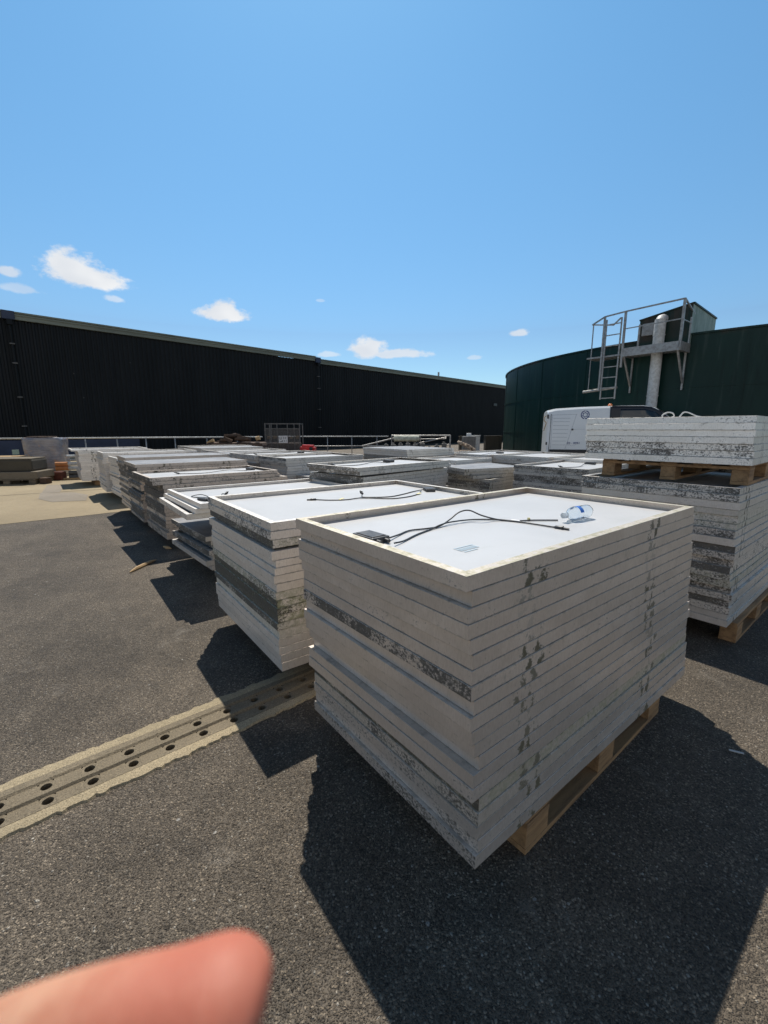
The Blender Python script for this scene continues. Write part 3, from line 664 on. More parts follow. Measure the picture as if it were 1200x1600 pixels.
tg = wpath(P, [(.590, 1.975, .004), (.622, 1.952, .004)]); m = MB(); m.tube(tg, .0062, 8); m.build('tag_sleeve', M['wtag'], c1)
tg = wpath(P, [(.672, 1.990, .008), (.680, 1.992, .008)]); m = MB(); m.tube(tg, .007, 8); m.build('tag_sleeve', M['tape'], c2)
m = MB()
for k in range(9):
    m.box(-.60 + k * .011, -.60 + k * .011 + .0065, -.24, -.212, SH + .0006, SH + .0009)
m.box(-.60, -.50, -.205, -.2, SH + .0006, SH + .0009); m.box(-.60, -.53, -.255, -.249, SH + .0006, SH + .0009)
m.build('printed_marking', M['print'], P)
# second stack
P = TOP['A2']
cA = wpath(P, [(-.50, 3.18, .004), (-.40, 3.16, .0035), (-.28, 3.18, .0035), (-.17, 3.25, .006), (-.04, 3.24, .0035), (.08, 3.24, .0035), (.20, 3.34, .0035), (.275, 3.47, .004), (.31, 3.60, .010)])
cB = wpath(P, [(-.165, 3.34, .022), (-.16, 3.27, .010), (-.05, 3.30, .0035), (.06, 3.34, .0035), (.16, 3.47, .0035), (.24, 3.60, .004), (.33, 3.68, .010)])
c1 = cable(P, cA, .004); c2 = cable(P, cB, .004)
connector(c1, cA[0], cA[0] + Vector((-.06, .035, 0)), .010); connector(c2, cB[0], cB[0] + Vector((0, .035, .02)), .010)
q = to_local(P, [(.385, 3.68, 0)])[0]; jbox(P, q.x, q.y, SH - .0008, R(60), .13, .08, .024)
for (x, y) in ((-.33, 3.17), (.265, 3.45)):
    tg = wpath(P, [(x, y, .006), (x + .03, y + .03, .012)]); m = MB(); m.bar(tg[0], tg[1], .022, .002); m.build('tape_flag', M['tape'], P)
# skewed tier
P = TOP['A3top']
jbox(P, -.70, -.20, SH - .0008, R(-70), .12, .08, .022)
c1 = cable(P, [(-.68, -.14, SH + .01), (-.62, -.05, SH + .004), (-.66, .06, SH + .02), (-.74, .10, SH + .004), (-.70, -.02, SH + .004), (-.60, -.12, SH + .01), (-.52, -.10, SH + .004), (-.48, -.02, SH + .02), (-.42, .06, SH + .004)], .004)
connector(c1, (-.42, .06, SH + .005), (-.38, .10, SH + .02), .010)
c1 = cable(P, [(-.68, -.18, SH + .01), (-.58, -.22, SH + .004), (-.50, -.14, SH + .025), (-.44, -.16, SH + .004)], .004)
connector(c1, (-.44, -.16, SH + .005), (-.39, -.18, SH + .012), .010)
# fourth stack and others: box plus a length of cable
for k, bx_, by_ in (('A4', .68, .12), ('T2', .35, .2), ('T4', .5, 0), ('U2', .5, .1), ('V2', .2, 0)):
    P = TOP[k]; jbox(P, bx_, by_, SH - .0008, R(90), .14, .09, .03)
    c1 = cable(P, [(bx_, by_ - .06, SH + .01), (bx_ - .15, by_ - .12, SH + .005), (bx_ - .35, by_ - .05, SH + .02), (bx_ - .7, by_ - .12, SH + .005), (bx_ - 1.0, by_ - .02, SH + .005)], .0045)
    connector(c1, (bx_ - 1.0, by_ - .02, SH + .006), (bx_ - 1.06, by_ + .02, SH + .03), .011)

# raised pallet needs its cable loops: a pale hose lying on the short stack
hz = S['R2']['ztop']
m = MB(); pts = smooth_path([(2.36, 3.86, hz + .004), (2.385, 3.82, hz + .006), (2.375, 3.80, hz + .030), (2.41, 3.79, hz + .052), (2.46, 3.80, hz + .046), (2.485, 3.82, hz + .020), (2.47, 3.86, hz + .005)], 8)
m.tube(pts, .0055, 8); o = m.build('hose', M['rope'], smooth=True); tag(o, 'small pale hose loop lying on the short stack on the raised pallet', 'hose')
m = MB(); pts = smooth_path([(2.54, 3.84, hz + .006), (2.545, 3.82, hz + .03), (2.56, 3.81, hz + .052), (2.60, 3.81, hz + .052), (2.68, 3.82, hz + .024), (2.78, 3.84, hz + .010), (2.92, 3.90, hz + .006), (3.05, 4.0, hz + .006)], 8)
m.tube(pts, .0055, 8); o = m.build('hose', M['rope'], smooth=True); tag(o, 'white bent hose trailing right over the short stack on the raised pallet', 'hose')

# pallets under the stacks
pal = make_pallet(1.23, .96, (0, 0, 0), 0, 'x')
u, v = UV(39.5)
pp = Vector((.492, 1.268)) + u * .615 + v * .48; pal.location = (pp.x, pp.y, 0); pal.rotation_euler.z = R(39.5)
pal['label'] = 'brown wooden pallet jutting out under the nearest stack'
def put_pallet(corner, a, label, z=0):
    u, v = UV(a); c = Vector(corner) + u * .615 + v * .48
    o = copy_tree(pal); o.location = (c.x, c.y, z); o.rotation_euler.z = R(a); o['label'] = label; return o
put_pallet((2.44, 2.80), 39, 'pale pallet on the ground sticking out under the tall right-hand stack')
rp = put_pallet((2.44, 2.90), 40.5, 'raised pallet with stout blocks between the two right-hand stacks', z=S['R1']['ztop'] + .0005)
for k in ('A2', 'A3low', 'A4', 'A5', 'A6', 'A7', 'A8', 'A9', 'T1', 'T2', 'T3', 'T4'):
    st = S[k]; u, v = UV(st['a'])
    put_pallet(Vector(st['N']) + u * .28 + v * .1, st['a'], 'shadowed pallet beneath ' + st['name'])
m = MB()
# spacer timbers carrying the skewed tier
u, v = UV(39)
for t0 in (.35, 1.2):
    c = Vector((-1.60, 4.0)) + u * t0 + v * .12; e = c + v * .85
    b = MB(); b.bar((c.x, c.y, 0), (e.x, e.y, 0), .09, .2); zc = (S['A3low']['ztop'] + .70) / 2; hh = .70 - S['A3low']['ztop'] - .001
    b = MB(); b.bar((c.x, c.y, zc), (e.x, e.y, zc), .09, hh); o = b.build('timber_bearer', M['oldwood'])
    tag(o, 'dark timber bearer holding up the skewed tier, %s one' % ('nearer' if t0 < 1 else 'farther'), 'timber', 'timber bearers')

# ------------------------------------------------------------------ water bottle
def bottle(loc, rz, tilt):
    o = empty('water_bottle', loc, rz, 'clear plastic water bottle with blue label lying on the nearest panel', 'bottle')
    # profile along local x: neck at 0, base at .205
    prof = [(.000, .0105), (.018, .0105), (.019, .0125), (.021, .0125), (.022, .0110), (.030, .0120), (.045, .0200), (.060, .0275), (.072, .0310), (.080, .0318), (.084, .0300), (.088, .0318), (.118, .0318),
            (.122, .0300), (.127, .0318), (.133, .0300), (.138, .0316), (.144, .0300), (.150, .0316), (.158, .0302), (.165, .0316), (.185, .0318), (.197, .0290), (.202, .0220), (.199, .0120), (.195, 0.0001)]
    n = 28
    def rev(prof, dr=0, start=0, end=None):
        vs = []; fs = []
        for (x, r) in prof:
            for k in range(n):
                t = 2 * math.pi * k / n; rr = max(r - dr, .0001) * (1 + (.035 * math.sin(5 * t) if x > .19 else 0) + .012 * math.sin(3 * t + x * 40))
                vs.append((x, math.cos(t) * rr, math.sin(t) * rr))
        for i in range(len(prof) - 1):
            for k in range(n): fs.append((i * n + k, i * n + (k + 1) % n, (i + 1) * n + (k + 1) % n, (i + 1) * n + k))
        return vs, fs
    m = MB(); vs, fs = rev(prof); m.add(vs, fs); nv = len(vs)
    vs2, fs2 = rev(prof, .0005); m.v += [tuple(v) for v in vs2]; m.f += [tuple(i + nv for i in f[::-1]) for f in fs2]; m.mi += [0] * len(fs2)
    me = bpy.data.meshes.new('bottle_body'); me.from_pydata(m.v, [], m.f); me.materials.append(M['pet']); me.polygons.foreach_set('use_smooth', [True] * len(me.polygons))
    b = bpy.data.objects.new('bottle_body', me); col.objects.link(b); b.parent = o; b.location = (0, 0, .0325)
    m = MB(); vs, fs = rev([(.089, .0324), (.117, .0324)]); 
    keep = [f for f in fs if (f[0] % n) in range(2, 13)]
    m.add(vs, keep); m.build('bottle_label', M['blabel'], o, smooth=True, loc=(0, 0, .0325))
    m = MB(); vs = []
    for (x, r) in [(-.004, .0001), (-.004, .0125), (-.002, .0140), (.014, .0142), (.014, .0110)]:
        for k in range(36):
            t = 2 * math.pi * k / 36; rr = r * (1 + (.03 if k % 2 else 0)); vs.append((x, math.cos(t) * rr, math.sin(t) * rr))
    m.add(vs, [(i * 36 + k, i * 36 + (k + 1) % 36, (i + 1) * 36 + (k + 1) % 36, (i + 1) * 36 + k) for i in range(4) for k in range(36)])
    m.build('bottle_cap', M['bcap'], o, loc=(0, 0, .0325))
    return o
zt = TOP['A1'].location.z + SH
bottle((.822, 1.955, zt - .0005), math.atan2(.115, .165), 0)

# stick on the asphalt
m = MB(); vs = []
a = Vector((-2.60, 4.36)); b = Vector((-2.60, 4.72)); prof = []
m.tube([(-2.625, 4.30, .012), (-2.62, 4.42, .016), (-2.605, 4.55, .015), (-2.60, 4.66, .014), (-2.575, 4.735, .012)], [.006, .018, .020, .018, .004], 6)
tag(m.build('wood_stick', M['stick']), 'pale splintered wood stick lying on the sunlit asphalt', 'stick')
m = MB(); m.tube([(-2.77, 5.30, .012), (-2.70, 5.24, .016), (-2.64, 5.22, .012)], [.012, .022, .008], 6)
tag(m.build('wood_chip', M['stick']), 'small wood chip in the gap beside the fourth stack', 'wood chip')

import sys
rr = random.Random(21)
m = MB(); m.box(-.028, .028, -.005, .005, 0, .004, 0, .001); tag(m.build('plastic_sliver', M['rope'], loc=(1.62, 1.76, .003), rz=R(-25)), 'pale thin sliver lying in the shadow right of the nearest stack', 'sliver')
# ------------------------------------------------------------------ barn
ba = math.atan2(.72, .695); bu = Vector((math.cos(ba), math.sin(ba))); bn = Vector((math.sin(ba), -math.cos(ba)))   # bn points to the camera
BX0 = Vector((-18.07, 22.26)); EV = 7.0
barn = empty('barn', (BX0.x, BX0.y, 0), ba, 'long dark corrugated barn with a grey-green eaves fascia', 'barn')
def clad(name, x0, x1, z0, z1, yoff=0, m_=None, pitch=.25, depth=.05):
    m = MB(); vs = []; x = x0; prof = []
    while x < x1:
        for (dx, dy) in ((0, 0), (.10, 0), (.135, -depth), (.215, -depth)):
            prof.append((min(x + dx, x1), yoff + dy))
        x += pitch
    prof.append((x1, yoff))
    for z in (z0, z1):
        for (px_, py_) in prof: vs.append((px_, py_, z))
    n = len(prof); m.add(vs, [(i, i + 1, n + i + 1, n + i) for i in range(n - 1)])
    return m.build(name, m_ or M['clad'], barn)
J = 18.45                                       # joint between the two bays
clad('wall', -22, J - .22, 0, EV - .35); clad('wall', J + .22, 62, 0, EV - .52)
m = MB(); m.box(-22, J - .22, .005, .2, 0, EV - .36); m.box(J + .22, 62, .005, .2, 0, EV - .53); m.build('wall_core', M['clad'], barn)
m = MB(); m.box(J - .22, J + .22, -.06, .2, 0, EV - .3); m.build('joint_pilaster', M['clad'], barn)
for (x0, x1, zt_) in ((.25, J - .25, EV), (J + .25, 62, EV - .16), (-22, -.25, EV)):
    m = MB(); m.box(x0, x1, -.16, -.03, zt_ - .34, zt_ - .04, 0, .01); m.box(x0, x1, -.22, .05, zt_ - .06, zt_ + .02, 0, .008); m.box(x0, x1, -.20, -.155, zt_ - .16, zt_ - .09)
    m.build('eaves_fascia', M['fascia'], barn)
for x in (0, J):
    zz = EV - (.0 if x == 0 else .08)
    m = MB(); m.box(x - .24, x + .24, -.24, .05, zz - .36, zz + .03, 0, .01); m.build('gutter_end', M['blue'], barn)
    m = MB(); m.box(x - .10, x + .12, -.32, -.13, zz - .62, zz - .36, 0, .02); m.tube([(x, -.2, zz - .6), (x, -.2, .05)], .055, 10)
    d = m.build('downpipe', M['clad'], barn)
    for z in (1.6, 3.0, 4.6, 5.5):
        m = MB(); m.box(x - .10, x + .10, -.27, -.1, z, z + .05); m.build('pipe_bracket', M['rack'], d)
m = MB()
for (x0, x1, zt_) in ((-22, J, EV), (J + .002, 62, EV - .16)):
    m.add([(x0, -.2, zt_ + .022), (x1, -.2, zt_ + .022), (x1, 14, zt_ + 1.6), (x0, 14, zt_ + 1.6)], [(0, 1, 2, 3)])
    m.add([(x0, 14, zt_ + 1.6), (x1, 14, zt_ + 1.6), (x1, 28, zt_ - .1), (x0, 28, zt_ - .1)], [(0, 1, 2, 3)])
m.box(-22, -21.8, 0, 28, 0, EV - .4); m.box(61.8, 62, 0, 28, 0, EV - .6); m.box(-22, 62, 27.8, 28, 0, EV - .6)
m.build('roof', M['roof'], barn)
m = MB(); m.box(-6, 5.2, -.10, -.035, 0.02, .92); m.build('lower_panel', M['blue'], barn)
for x in (34, 55.5): 
    m = MB(); m.tube([(x, -.1, EV - .15), (x, -.1, EV + .25)], .09, 8); m.build('roof_vent', M['galv'], barn)
m = MB(); m.box(45.2, 46.0, -.13, -.035, 4.3, 4.6); m.build('wall_lamp', M['vanblack'], barn)

# ------------------------------------------------------------------ tank
TC = Vector((21.79, 26.83)); TR = 14.05; TZ = 5.0
tank = empty('storage_tank', (TC.x, TC.y, 0), 0, 'large round dark green steel tank with seams behind the van', 'tank')
def ring_mb(r0, r1, z0, z1, n=180):
    m = MB(); vs = []
    for (r, z) in ((r0, z0), (r0, z1), (r1, z1), (r1, z0)):
        for k in range(n): t = 2 * math.pi * k / n; vs.append((r * math.cos(t), r * math.sin(t), z))
    m.add(vs, [(i * n + k, i * n + (k + 1) % n, ((i + 1) % 4) * n + (k + 1) % n, ((i + 1) % 4) * n + k) for i in range(4) for k in range(n)]); return m
ring_mb(TR - .02, TR, 0, TZ - .002).build('shell', M['tank'], tank, smooth=40)
ring_mb(TR + .002, TR + .05, TZ - .07, TZ).build('rim', M['tank'], tank, smooth=40)
ring_mb(TR + .001, TR + .018, 1.27, 1.33).build('seam', M['tank'], tank, smooth=40)
ring_mb(TR + .001, TR + .016, 3.02, 3.08).build('seam', M['tank'], tank, smooth=40)
m = MB(); m.add([(0, 0, TZ - .6)] + [((TR - .03) * math.cos(2 * math.pi * k / 64), (TR - .03) * math.sin(2 * math.pi * k / 64), TZ - .6) for k in range(64)], [(0, 1 + k, 1 + (k + 1) % 64) for k in range(64)])
m.build('inner_cover', M['roof'], tank)
m = MB()
for k in range(30):
    t = R(-178 + k * 12); c, s_ = math.cos(t), math.sin(t)
    q = Matrix.Rotation(t, 4, 'Z'); m.box(TR + .002, TR + .014, -.05, .05, 0.02, TZ - .08, 0, 0, q)
    for j in range(34): z = .12 + j * .14; m.box(TR + .012, TR + .026, -.012, .012, z, z + .025, 0, 0, q)
m.build('vertical_seam', M['tank'], tank)
# platform, rails, ladder, cabinet and pipe, in a frame tangent to the tank
ta = R(-139.5); tn = Vector((math.cos(ta), math.sin(ta))); tt = Vector((-tn.y, tn.x)) * 1   # tt along the wall
if tt.x < 0: tt = -tt
ta = ta - .029; tn = Vector((math.cos(ta), math.sin(ta))); tt = Vector((tn.y, -tn.x)); tt = tt if tt.x > 0 else -tt
pb = TC + tn * TR                                # foot point on the wall
plat = empty('access_platform', (pb.x, pb.y, 0), math.atan2(tt.y, tt.x), 'galvanised access platform with guard rails bracketed to the tank', 'platform')
# local: x along wall to the right, -y out from the wall (towards camera)
DZ = 4.40
m = MB(); m.box(-1.02, 1.0, -.95, .15, DZ - .04, DZ, 0, .005); m.box(-1.02, 1.0, -.99, -.945, DZ - .10, DZ + .22, 0, .005); m.box(.985, 1.03, -.95, .15, DZ - .10, DZ + .22, 0, .005)
m.build('deck', M['galv'], plat)
for x in (-.95, .93):
    m = MB(); m.bar((x, -.9, DZ - .06), (x, -.03, DZ - 1.2), .06); m.bar((x, -.03, DZ - 1.45), (x, -.03, DZ + .1), .06); m.bar((x, -.9, DZ - .06), (x, 0, DZ - .06), .06); m.build('bracket', M['galv'], plat)
RZ = 6.05
for (a_, b_, w_) in (((1.0, -.95, DZ), (1.0, -.95, RZ), .08), ((1.0, -.1, DZ), (1.0, -.1, RZ - .5), .05), ((-1.0, -.95, DZ - .5), (-1.0, -.95, RZ - .05), .075), ((-.60, -.55, DZ), (-.60, -.55, RZ - .55), .06)):
    m = MB(); m.bar(a_, b_, w_); m.build('rail_post', M['galv'], plat)
m = MB(); m.bar((-1.0, -.95, RZ - .05), (1.0, -.95, RZ), .05); m.bar((-1.0, -.95, DZ + .95), (1.0, -.95, DZ + .98), .035); m.bar((1.0, -.95, RZ), (1.0, .2, RZ - .35), .05); m.bar((1.0, -.95, DZ + .95), (1.0, .0, DZ + .95), .035)
m.build('guard_rail', M['galv'], plat)
# left ladder bay
lx = -1.80
m = MB()
m.bar((lx - .55, -.75, DZ + .12), (lx - .55, -.75, RZ - .28), .035); m.bar((lx, -.95, DZ - 1.35), (lx, -.95, RZ - .10), .07); m.bar((lx - .55, -.75, DZ - 1.3), (lx - .55, -.75, DZ + .12), .03)
m.bar((lx - .6, -.75, RZ - .28), (lx, -.95, RZ - .10), .05); m.bar((lx, -.95, RZ - .10), (-1.0, -.95, RZ - .05), .05); m.bar((lx - .6, -.75, RZ - .28), (lx + .15, -.5, RZ - .38), .045); m.bar((lx + .15, -.5, RZ - .38), (-1.25, -.75, RZ - .20), .045)
m.build('cage_rail', M['galv'], plat)
m = MB(); m.box(lx - .68, -1.0, -.85, -.05, DZ - .02, DZ + .04); m.build('side_deck', M['galv'], plat)
m = MB(); m.tube([(lx - .72, -.85, DZ - 1.36), (lx + .7, -.9, DZ - 1.26)], .055, 8); m.build('kick_bar', M['galv'], plat)
lad = MB(); LT, LB = RZ - .25, DZ - 1.72
xa, xb = lx + .12, lx + .70
lad = empty('ladder', (pb.x, pb.y, 0), plat.rotation_euler.z, 'galvanised vertical ladder hanging at the left end of the tank platform', 'ladder')
for (x, dxx) in ((xa, 0), (xb, 0)):
    m = MB(); m.bar((x, -1.02, LB), (x, -1.02, LT), .04, .05); m.build('stile', M['galv'], lad)
k = 0; z = LB + .03
while z < LT - .1:
    m = MB(); m.box(xa + .021, xb - .021, -1.045, -.995, z, z + .035); m.build('rung', M['galv'], lad); z += .41
cb = empty('tank_cabinet', (pb.x, pb.y, 0), plat.rotation_euler.z, 'dark green cabinet with pale side on the tank rim behind the platform', 'cabinet')
m = MB(); y1 = 2.6
vs = [(-.78, -.12, DZ + .02), (1.02, -.12, DZ + .02), (1.02, -.12, DZ + 1.62), (-.78, -.12, DZ + 1.32)]
vs += [(x, y1, z - (.0 if z < DZ + 1 else .15)) for (x, y, z) in vs]
m.add(vs, [(0, 1, 2, 3), (4, 5, 6, 7), (3, 2, 6, 7), (0, 3, 7, 4)], 0); m.add([vs[i] for i in (1, 2, 6, 5)], [(0, 1, 2, 3)], 1)
m.build('cabinet_body', [M['tank'], mat('faded_green_sheet', rough=.6, fn=worn((.26, .33, .29), (.13, .19, .16), 2, .6, stretch=(1, 1, .3)))], cb)
m = MB(); m.bar((1.03, -.12, DZ + 1.64), (1.03, y1, DZ + 1.49), .06); m.bar((-.80, -.13, DZ + 1.34), (1.03, -.13, DZ + 1.64), .05); m.build('cabinet_trim', M['tank'], cb)
m = MB(); m.box(-.66, -.16, -.17, -.122, DZ + .72, DZ + 1.18, 0, .01); m.build('notice_plate', M['galv'], cb)
pipe = empty('riser_pipe', (pb.x, pb.y, 0), plat.rotation_euler.z, 'pale grey riser pipe with domed top passing up through the platform', 'pipe')
m = MB(); m.tube(smooth_path([(.04, -.32, 0), (.04, -.32, 1.6), (.04, -.32, DZ + .9), (.04, -.32, DZ + 1.02)], 3) + [Vector((.04, -.30, DZ + 1.12)), Vector((.04, -.24, DZ + 1.2)), Vector((.04, -.10, DZ + 1.24))], .195, 24)
m.build('pipe_body', M['whitepipe'], pipe, smooth=50)
for z in (2.75, DZ + .62, 1.9):
    m = MB(); m.tube([(.04, -.32, z), (.04, -.32, z + .035)], .212, 24); m.build('flange', M['whitepipe'], pipe)

# ------------------------------------------------------------------ van
VY = 15.5
van = empty('van', (6.02, 16.35, 0), R(-15.0), 'white panel van with blue ring emblem parked in front of the tank', 'van')
stations = [  # x, z floor, z belt, z roof, half width low, half width roof
    (0.00, .47, 1.25, 2.12, .94, .80), (.04, .46, 1.25, 2.17, .96, .83), (.30, .45, 1.25, 2.23, .97, .85), (1.2, .45, 1.25, 2.28, .97, .86), (2.4, .45, 1.25, 2.31, .97, .86),
    (3.15, .45, 1.25, 2.31, .97, .85), (3.55, .45, 1.27, 2.24, .97, .78), (3.95, .45, 1.28, 1.98, .97, .74), (4.35, .45, 1.27, 1.60, .96, .76), (4.6, .45, 1.2, 1.36, .95, .80), (5.0, .46, 1.05, 1.20, .92, .78), (5.25, .50, .9, 1.02, .84, .70)]
body = MB(); vs = []
def vring(x, zf, zb, zr, hw, hr):
    pts = [(-hw + .06, zf), (-hw, zf + .08), (-hw, zb), (-hw + (hw - hr) * .55, zb + (zr - zb) * .62), (-hr, zr - .09), (-hr + .07, zr - .02), (-hr * .4, zr)]
    pts += [(-y, z) for (y, z) in reversed(pts)]
    return [(x, y + .97, z) for y, z in pts]
nR = 14
for s_ in stations: vs += vring(*s_)
fs = [tuple(range(nR)), tuple((len(stations) - 1) * nR + k for k in range(nR))]
for i in range(len(stations) - 1):
    for k in range(nR): fs.append((i * nR + k, i * nR + (k + 1) % nR, (i + 1) * nR + (k + 1) % nR, (i + 1) * nR + k))
body.add(vs, fs); bo = body.build('body', M['vanwhite'], van, smooth=32)
def side_y(x, z):           # near-side surface
    for i in range(len(stations) - 1):
        a_, b_ = stations[i], stations[i + 1]
        if a_[0] <= x <= b_[0]: break
    t = (x - a_[0]) / (b_[0] - a_[0]); s_ = [a_[k] + (b_[k] - a_[k]) * t for k in range(6)]
    _, zf, zb, zr, hw, hr = s_
    if z <= zb: return .97 - hw
    z1 = zb + (zr - zb) * .62; y1 = -hw + (hw - hr) * .55
    if z <= z1: return .97 + (-hw + (y1 + hw) * (z - zb) / (z1 - zb))
    z2 = zr - .09
    if z <= z2: return .97 + (y1 + (-hr - y1) * (z - z1) / max(.01, z2 - z1))
    return .97 - hr + .02
def sidepoly(name, pts, m_, off, parent=van, thick=.004):
    """a thin plate following the curved van side inside the convex outline pts (x, z)"""
    m = MB(); x0 = min(p_[0] for p_ in pts); x1 = max(p_[0] for p_ in pts); NX, NZ = 30, 14; vs = []
    for i in range(NX + 1):
        x = x0 + .001 + (x1 - x0 - .002) * i / NX; zz = []
        for k in range(len(pts)):
            (xa_, za_), (xb_, zb_) = pts[k], pts[(k + 1) % len(pts)]
            if (xa_ - x) * (xb_ - x) <= 0 and xa_ != xb_: zz.append(za_ + (zb_ - za_) * (x - xa_) / (xb_ - xa_))
        lo, hi = min(zz), max(zz)
        for j in range(NZ + 1): z = lo + (hi - lo) * j / NZ; vs.append((x, side_y(x, z) - off, z))
    m.add(vs, [(i * (NZ + 1) + j, (i + 1) * (NZ + 1) + j, (i + 1) * (NZ + 1) + j + 1, i * (NZ + 1) + j + 1) for i in range(NX) for j in range(NZ)])
    o_ = m.build(name, m_, parent, smooth=40); sm = o_.modifiers.new('thickness', 'SOLIDIFY'); sm.thickness = thick; sm.offset = 0; return o_
def sidestrip(m, x0, z0, x1, z1, wd, off, n=8, mi=0):
    for i in range(n):
        a_ = (x0 + (x1 - x0) * i / n, z0 + (z1 - z0) * i / n); b_ = (x0 + (x1 - x0) * (i + 1) / n, z0 + (z1 - z0) * (i + 1) / n)
        d = Vector((b_[0] - a_[0], b_[1] - a_[1])).normalized(); q = Vector((-d.y, d.x)) * wd / 2
        P4 = [(a_[0] - q.x, a_[1] - q.y), (b_[0] - q.x, b_[1] - q.y), (b_[0] + q.x, b_[1] + q.y), (a_[0] + q.x, a_[1] + q.y)]
        m.add([(x, side_y(max(0, min(5.2, x)), z) - off, z) for x, z in P4], [(0, 1, 2, 3)], mi)
m = MB()
for z in (1.86, 1.74, 1.60, 1.46, 1.32, 1.18, 1.04, .90): sidestrip(m, .20, z, .78 - (1.86 - z) * .12, z, .016, .004)
sidestrip(m, .16, 1.98, 1.0, 2.0, .014, .004); sidestrip(m, .16, .76, .16, 2.0, .014, .0045)
sidestrip(m, .66, .75, .98, 2.0, .014, .004); sidestrip(m, .84, 1.46, 2.3, 1.50, .010, .004)
m.build('panel_groove', mat('groove_grey', (.50, .53, .55), .5), van)
m = MB(); m.box(.62, .66, side_y(.6, 1.62) - .02, side_y(.6, 1.62), 1.2, 1.2)
sidepoly('door_handle', [(.84, 1.43), (.90, 1.43), (.90, 1.49), (.84, 1.49)], M['vanblack'], .02, thick=.018)
sidepoly('sill_shadow', [(.12, .40), (4.9, .40), (4.9, .735), (.12, .735)], M['vanblack'], .012, thick=.01)  # black strip painted in place of the shadow under the van's sill
cabin = sidepoly('cab_side', [(2.08, 1.20), (4.40, 1.20), (4.36, 1.50), (3.98, 1.90), (3.70, 2.11), (3.42, 2.235), (3.10, 2.275), (2.08, 2.285)], M['vanblack'], .008, thick=.007)
sidepoly('side_window', [(2.36, 1.34), (4.12, 1.34), (3.80, 1.84), (3.54, 2.07), (3.20, 2.17), (2.40, 2.17)], M['vglass'], .013, cabin, .004)
m = MB()     # windscreen: quad strip on the nose between roof and bonnet
for (i0, i1) in ((6, 7), (7, 8)):
    a_, b_ = stations[i0], stations[i1]
    for (s0, s1) in ((-.8, 0), (0, .8)):
        m.add([(a_[0] + .02, .97 + s0 * a_[5], a_[3] + .018), (a_[0] + .02, .97 + s1 * a_[5], a_[3] + .018), (b_[0] + .02, .97 + s1 * b_[5], b_[3] + .018), (b_[0] + .02, .97 + s0 * b_[5], b_[3] + .018)], [(0, 1, 2, 3)])
m.build('windscreen', M['vscreen_lit'], van)
m = MB(); m.tube([(3.98, -.22, 1.55), (4.0, -.22, 1.83)], [.10, .09], 12); m.build('wing_mirror', M['vanblack'], van, smooth=40)
# emblem: ring with a woven star inside
lg = MB(); lc = (1.27, 1.98); ro = .155
for k in range(28):
    t0, t1 = 2 * math.pi * k / 28, 2 * math.pi * (k + 1) / 28
    if k in (6, 20): continue
    P4 = [(lc[0] + r_ * math.cos(t) * .95, lc[1] + r_ * math.sin(t)) for (r_, t) in ((ro, t0), (ro, t1), (ro - .032, t1), (ro - .032, t0))]
    lg.add([(x, side_y(x, z) - .006, z) for x, z in P4], [(0, 1, 2, 3)])
for k in range(6):
    t = R(60 * k + 15); c0 = (lc[0] + .10 * math.cos(t), lc[1] + .10 * math.sin(t)); c1_ = (lc[0] + .075 * math.cos(t + 1.25), lc[1] + .075 * math.sin(t + 1.25))
    sidestrip(lg, c0[0], c0[1], c1_[0], c1_[1], .02, .006, 1)
lg.build('emblem', M['logo'], van)
def text_obj(name, body_, size, loc, rot, m_, parent, ext=.002):
    cu = bpy.data.curves.new(name, 'FONT'); cu.body = body_; cu.size = size; cu.extrude = ext; cu.align_x = 'LEFT'; cu.materials.append(m_)
    tmp = bpy.data.objects.new(name, cu); col.objects.link(tmp)
    dg = bpy.context.evaluated_depsgraph_get(); me = bpy.data.meshes.new_from_object(tmp.evaluated_get(dg)); me.name = name
    bpy.data.objects.remove(tmp); o = bpy.data.objects.new(name, me); col.objects.link(o); o.parent = parent; o.location = loc; o.rotation_euler = rot
    return o
text_obj('number_lettering', '03 · 0091', .115, (.72, -.012, .93), (R(90), 0, 0), M['logo'], van)
text_obj('small_lettering', '—————', .06, (.72, -.012, .86), (R(90), 0, 0), M['logo'], van)
for x in (.95, 4.15):
    wh = MB(); wh.tube([(x, -.01, .33), (x, .22, .33)], .33, 28); wo = wh.build('wheel', M['rubber'], van, smooth=40)
    m = MB(); m.tube([(x, -.02, .33), (x, -.005, .33)], .2, 20); m.build('rim', M['galv'], wo)
m = MB(); m.tube([(2.12, .35, 2.295), (2.12, .35, 2.345), (2.12, .35, 2.37)], [.075, .07, .04], 14); m.build('beacon', M['orange'], van, smooth=50)
m = MB(); m.box(-.02, .03, .0, .05, 1.85, 2.0); m.box(-.02, .03, .0, .05, .9, 1.0); m.build('rear_hinge', M['vanblack'], van)
m = MB(); sidestrip(m, .10, .6, .12, 2.02, .018, .006); m.build('rear_door_gap', M['vanblack'], van)
m = MB(); m.tube(smooth_path([(-.02, .05, 1.95), (-.10, .03, 1.92), (-.12, .0, 1.78), (-.05, .0, 1.7), (-.08, .0, 1.55), (-.12, 0, 1.4)], 6), .014, 6)
o = m.build('rope', M['stick'], van); o['label'] = 'tan rope dangling from the rear door'

